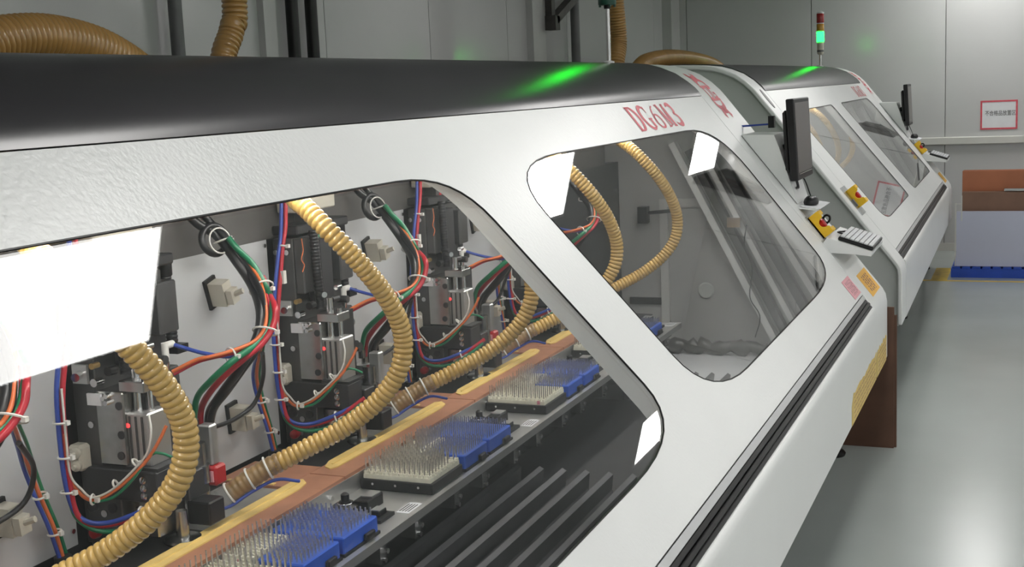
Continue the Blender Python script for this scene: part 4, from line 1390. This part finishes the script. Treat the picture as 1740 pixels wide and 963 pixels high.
def estop(e, R3):
    sh = MB()
    # C-shaped shroud: tall cheeks up and down the slant, notched wall on the near side, open on the far side
    pts = []
    for i in range(9):
        a = math.pi * i / 8
        pts.append((.020 * math.cos(a), .050 - .026 * math.sin(a)))
    poly = [(-.052, .004), (.052, .004), (.052, .046), (.044, .054), (.026, .054)] + pts + [(-.026, .054), (-.044, .054), (-.052, .046)]
    n = len(poly)
    y0, y1 = -.042, -.026
    v = [R3 @ Vector((a, y0, b)) for a, b in poly] + [R3 @ Vector((a, y1, b)) for a, b in poly]
    tri = tessellate_polygon([[Vector((a, b, 0)) for a, b in poly]])
    f = [(i, (i + 1) % n, n + (i + 1) % n, n + i) for i in range(n)] + [tuple(t) for t in tri] + [tuple(n + i for i in reversed(t)) for t in tri]
    sh.add(v, f)
    sh.box(-.052, -.030, -.026, .034, .004, .054, R3, ch=.003).box(.030, .052, -.026, .034, .004, .054, R3, ch=.003).box(-.052, .052, -.042, .036, .002, .010, R3)
    sh.build('shroud', 'yellow', e)
    b = MB()
    o0, ax = R3 @ Vector((0, 0, .010)), R3.to_3x3() @ Vector((0, 0, 1))
    b.lathe([(.012, 0), (.012, .012), (.020, .014), (.021, .028), (.016, .032)], o0, ax, 18)
    b.build('button', 'redpl', e, smooth=40)


station((0, 0, 0), 0, 5.46, 'near')
station((-.006, 6.2, 0), 0.0100, 4.78, 'far')
# second stop on the near rim of the far machine
mw2 = Matrix.Translation((-.006, 6.2, 0)) @ Matrix.Rotation(0.01, 4, 'Z')
R3g = Matrix(((TX, 0, NX), (0, 1, 0), (TZ, 0, NZ))).to_4x4()
e = thing('emergency_stop', 'yellow emergency stop with red button on the near rim of the far machine', 'switch', tuple(mw2 @ Vector(S(.70, .17, 0))), .01, 'emergency stops')
estop(e, R3g)
MB().box(-.08, .09, -.10, .055, .0005, .004, R3g).build('clear_plate', 'clear', e)
MB().box(.0, .04, -.075, -.05, .004, .012, R3g).build('switch', 'pipe', e)
# blue and black clip behind the monitor
c = thing('pen_clip', 'thin blue rod with black clip behind the near monitor', 'clip', S(.19, 5.33, 0))
MB().cyl((-.02, -.02, .012), (.10, .04, .016), .004, n=8).build('rod', 'blue', c)
MB().box(.09, .115, .03, .06, .0, .05).build('clip', 'black', c)

# ------------------------------------------------------------------ inside the far machine
MB().box(-1.78, -1.66, .3, 4.3, .60, 1.40).build('bay_panel', 'panel', m2)
MB().box(-1.66, -.62, .3, 4.3, .55, .60).build('inner_floor', 'inner', m2)
MB().box(-1.80, -1.33, .3, 4.3, 1.50, 1.52).build('inner_roof', 'sump', m2)
MB().prism_y(WALL_P, 4.46, 4.475).build('inner_end_wall', 'inner', m2)
for j, (xa, za, xb, zb, w) in enumerate(((-1.33, 1.36, -.955, .70, .03), (-1.24, 1.36, -.90, .72, .03), (-1.15, 1.33, -.84, .75, .03))):
    l = math.hypot(xb - xa, zb - za)
    nx, nz = (zb - za) / l * w / 2, -(xb - xa) / l * w / 2
    MB().prism_y([(xa + nx, za + nz), (xb + nx, zb + nz), (xb - nx, zb - nz), (xa - nx, za - nz)], 4.40, 4.45).build('guide_rail', 'trim', m2)
FH = ['nearest in the far machine window', 'second in the far machine window', 'rightmost in the far machine window']
for i, y in enumerate((7.35, 8.05, 8.75)):
    s = copy_tree(hproto)
    s.location = (-.02, y, 0)
    tag(s, f'faint amber ribbed dust hose {FH[i]}', 'hose', 'dust hoses in the far machine')
# ------------------------------------------------------------------ things on the floor
t = thing('brown_board', 'tall dark brown board standing on the floor between the two machines', 'board', (-.72, 5.49, 0))
MB().box(-.28, .186, 0, .014, 0, .622).build('panel', 'cardboard', t)
MB().box(-.28, .196, .016, .030, 0, .585).build('panel', 'cardboard', t)

# sign on the end wall
t = thing('wall_sign', 'white paper sign with red border and black Chinese writing on the end wall', 'sign', (-.280, YE, 1.217))
MB().box(-.150, .150, -.004, -.001, -.124, .124).build('paper', 'paper', t)
bd = MB()
for a in ((-.154, .154, -.128, -.113), (-.154, .154, .113, .128), (-.154, -.139, -.113, .113), (.139, .154, -.113, .113)):
    bd.box(a[0], a[1], -.0065, -.004, a[2], a[3])
bd.build('border', 'ink', t)
v, f = text_mesh('不合格品放置区', .047)
MB().add([(p[0] * .78 + .012, -.0052, p[1] * 1.05 + .012) for p in v], f).build('lettering', 'ink_black', t)

# pallet and stacked boards
t = thing('pallet', 'blue plastic pallet on the floor under the stacked sheets', 'pallet', (.10, 10.72, 0))
MB().box(-.68, .68, -.31, .31, .055, .070).build('deck', 'pallet', t)
gr = MB()
for i in range(18):
    x = -.68 + .0755 * (i + .5) + .0
    gr.box(x - .030, x + .030, -.313, .31, .070, .084)
gr.build('deck_ribs', 'pallet', t)
MB().box(-.68, .68, -.318, -.300, .0, .066).build('front_rail', 'pallet', t)
MB().box(-.68, .68, .295, .31, .0, .055).build('rear_rail', 'pallet', t)
for x in (-.62, 0, .62):
    MB().box(x - .06, x + .06, -.30, .295, 0, .055).build('block', 'pallet', t)
t = thing('sheet_stack', 'stack of bluish white sheets standing on the blue pallet', 'sheets', (.13, 10.45, .0845))
for i in range(6):
    MB().box(-.675 + .004 * (i % 2), .66, i * .012, i * .012 + .011, 0, .432 - .002 * (i % 3)).build('sheet', 'sheet_w', t)
t = thing('brown_panel_stack', 'stack of dark brown boards standing behind the white sheets', 'boards', (.15, 10.56, .0845))
for i in range(5):
    MB().box(-.66 + .008 * (i % 2), .65, i * .016, i * .016 + .015, 0, .575 + .003 * (i % 2)).build('panel', 'board_b', t)
t = thing('orange_panel_stack', 'orange brown boards standing tallest at the back of the pallet', 'boards', (.16, 10.68, .0845))
for i in range(4):
    MB().box(-.675 + .006 * (i % 2), .64, i * .018, i * .018 + .017, 0, .735 + .004 * (i % 2)).build('panel', 'board_o', t)
t = thing('edge_strip', 'silver edge strip lying along the top of the brown boards', 'strip', (.20, 10.562, .665))
MB().box(-.40, .60, .0, .05, 0, .022, ch=.003).build('strip', 'chrome', t)
t = thing('white_strip_stand', 'thin white frame strip standing at the left of the white sheets', 'strip', (-.555, 10.44, .0845))
MB().box(0, .008, 0, .008, 0, .50).build('post', 'rail', t)
MB().box(.045, .053, 0, .008, .36, .56).build('post', 'rail', t)
MB().box(0, .053, 0, .008, .49, .498).build('cross_bar', 'rail', t)
# floor markings
o = MB().box(-.90, 1.2, 10.20, 10.25, 0, .0015).build('floor_tape', 'mark')
tag(o, 'worn yellow tape line on the floor in front of the pallet', 'tape')
o = MB().box(-.72, -.60, 10.25, 10.9, 0, .0015).build('floor_tape', 'mark')
tag(o, 'worn yellow tape line on the floor at the left side of the pallet', 'tape')
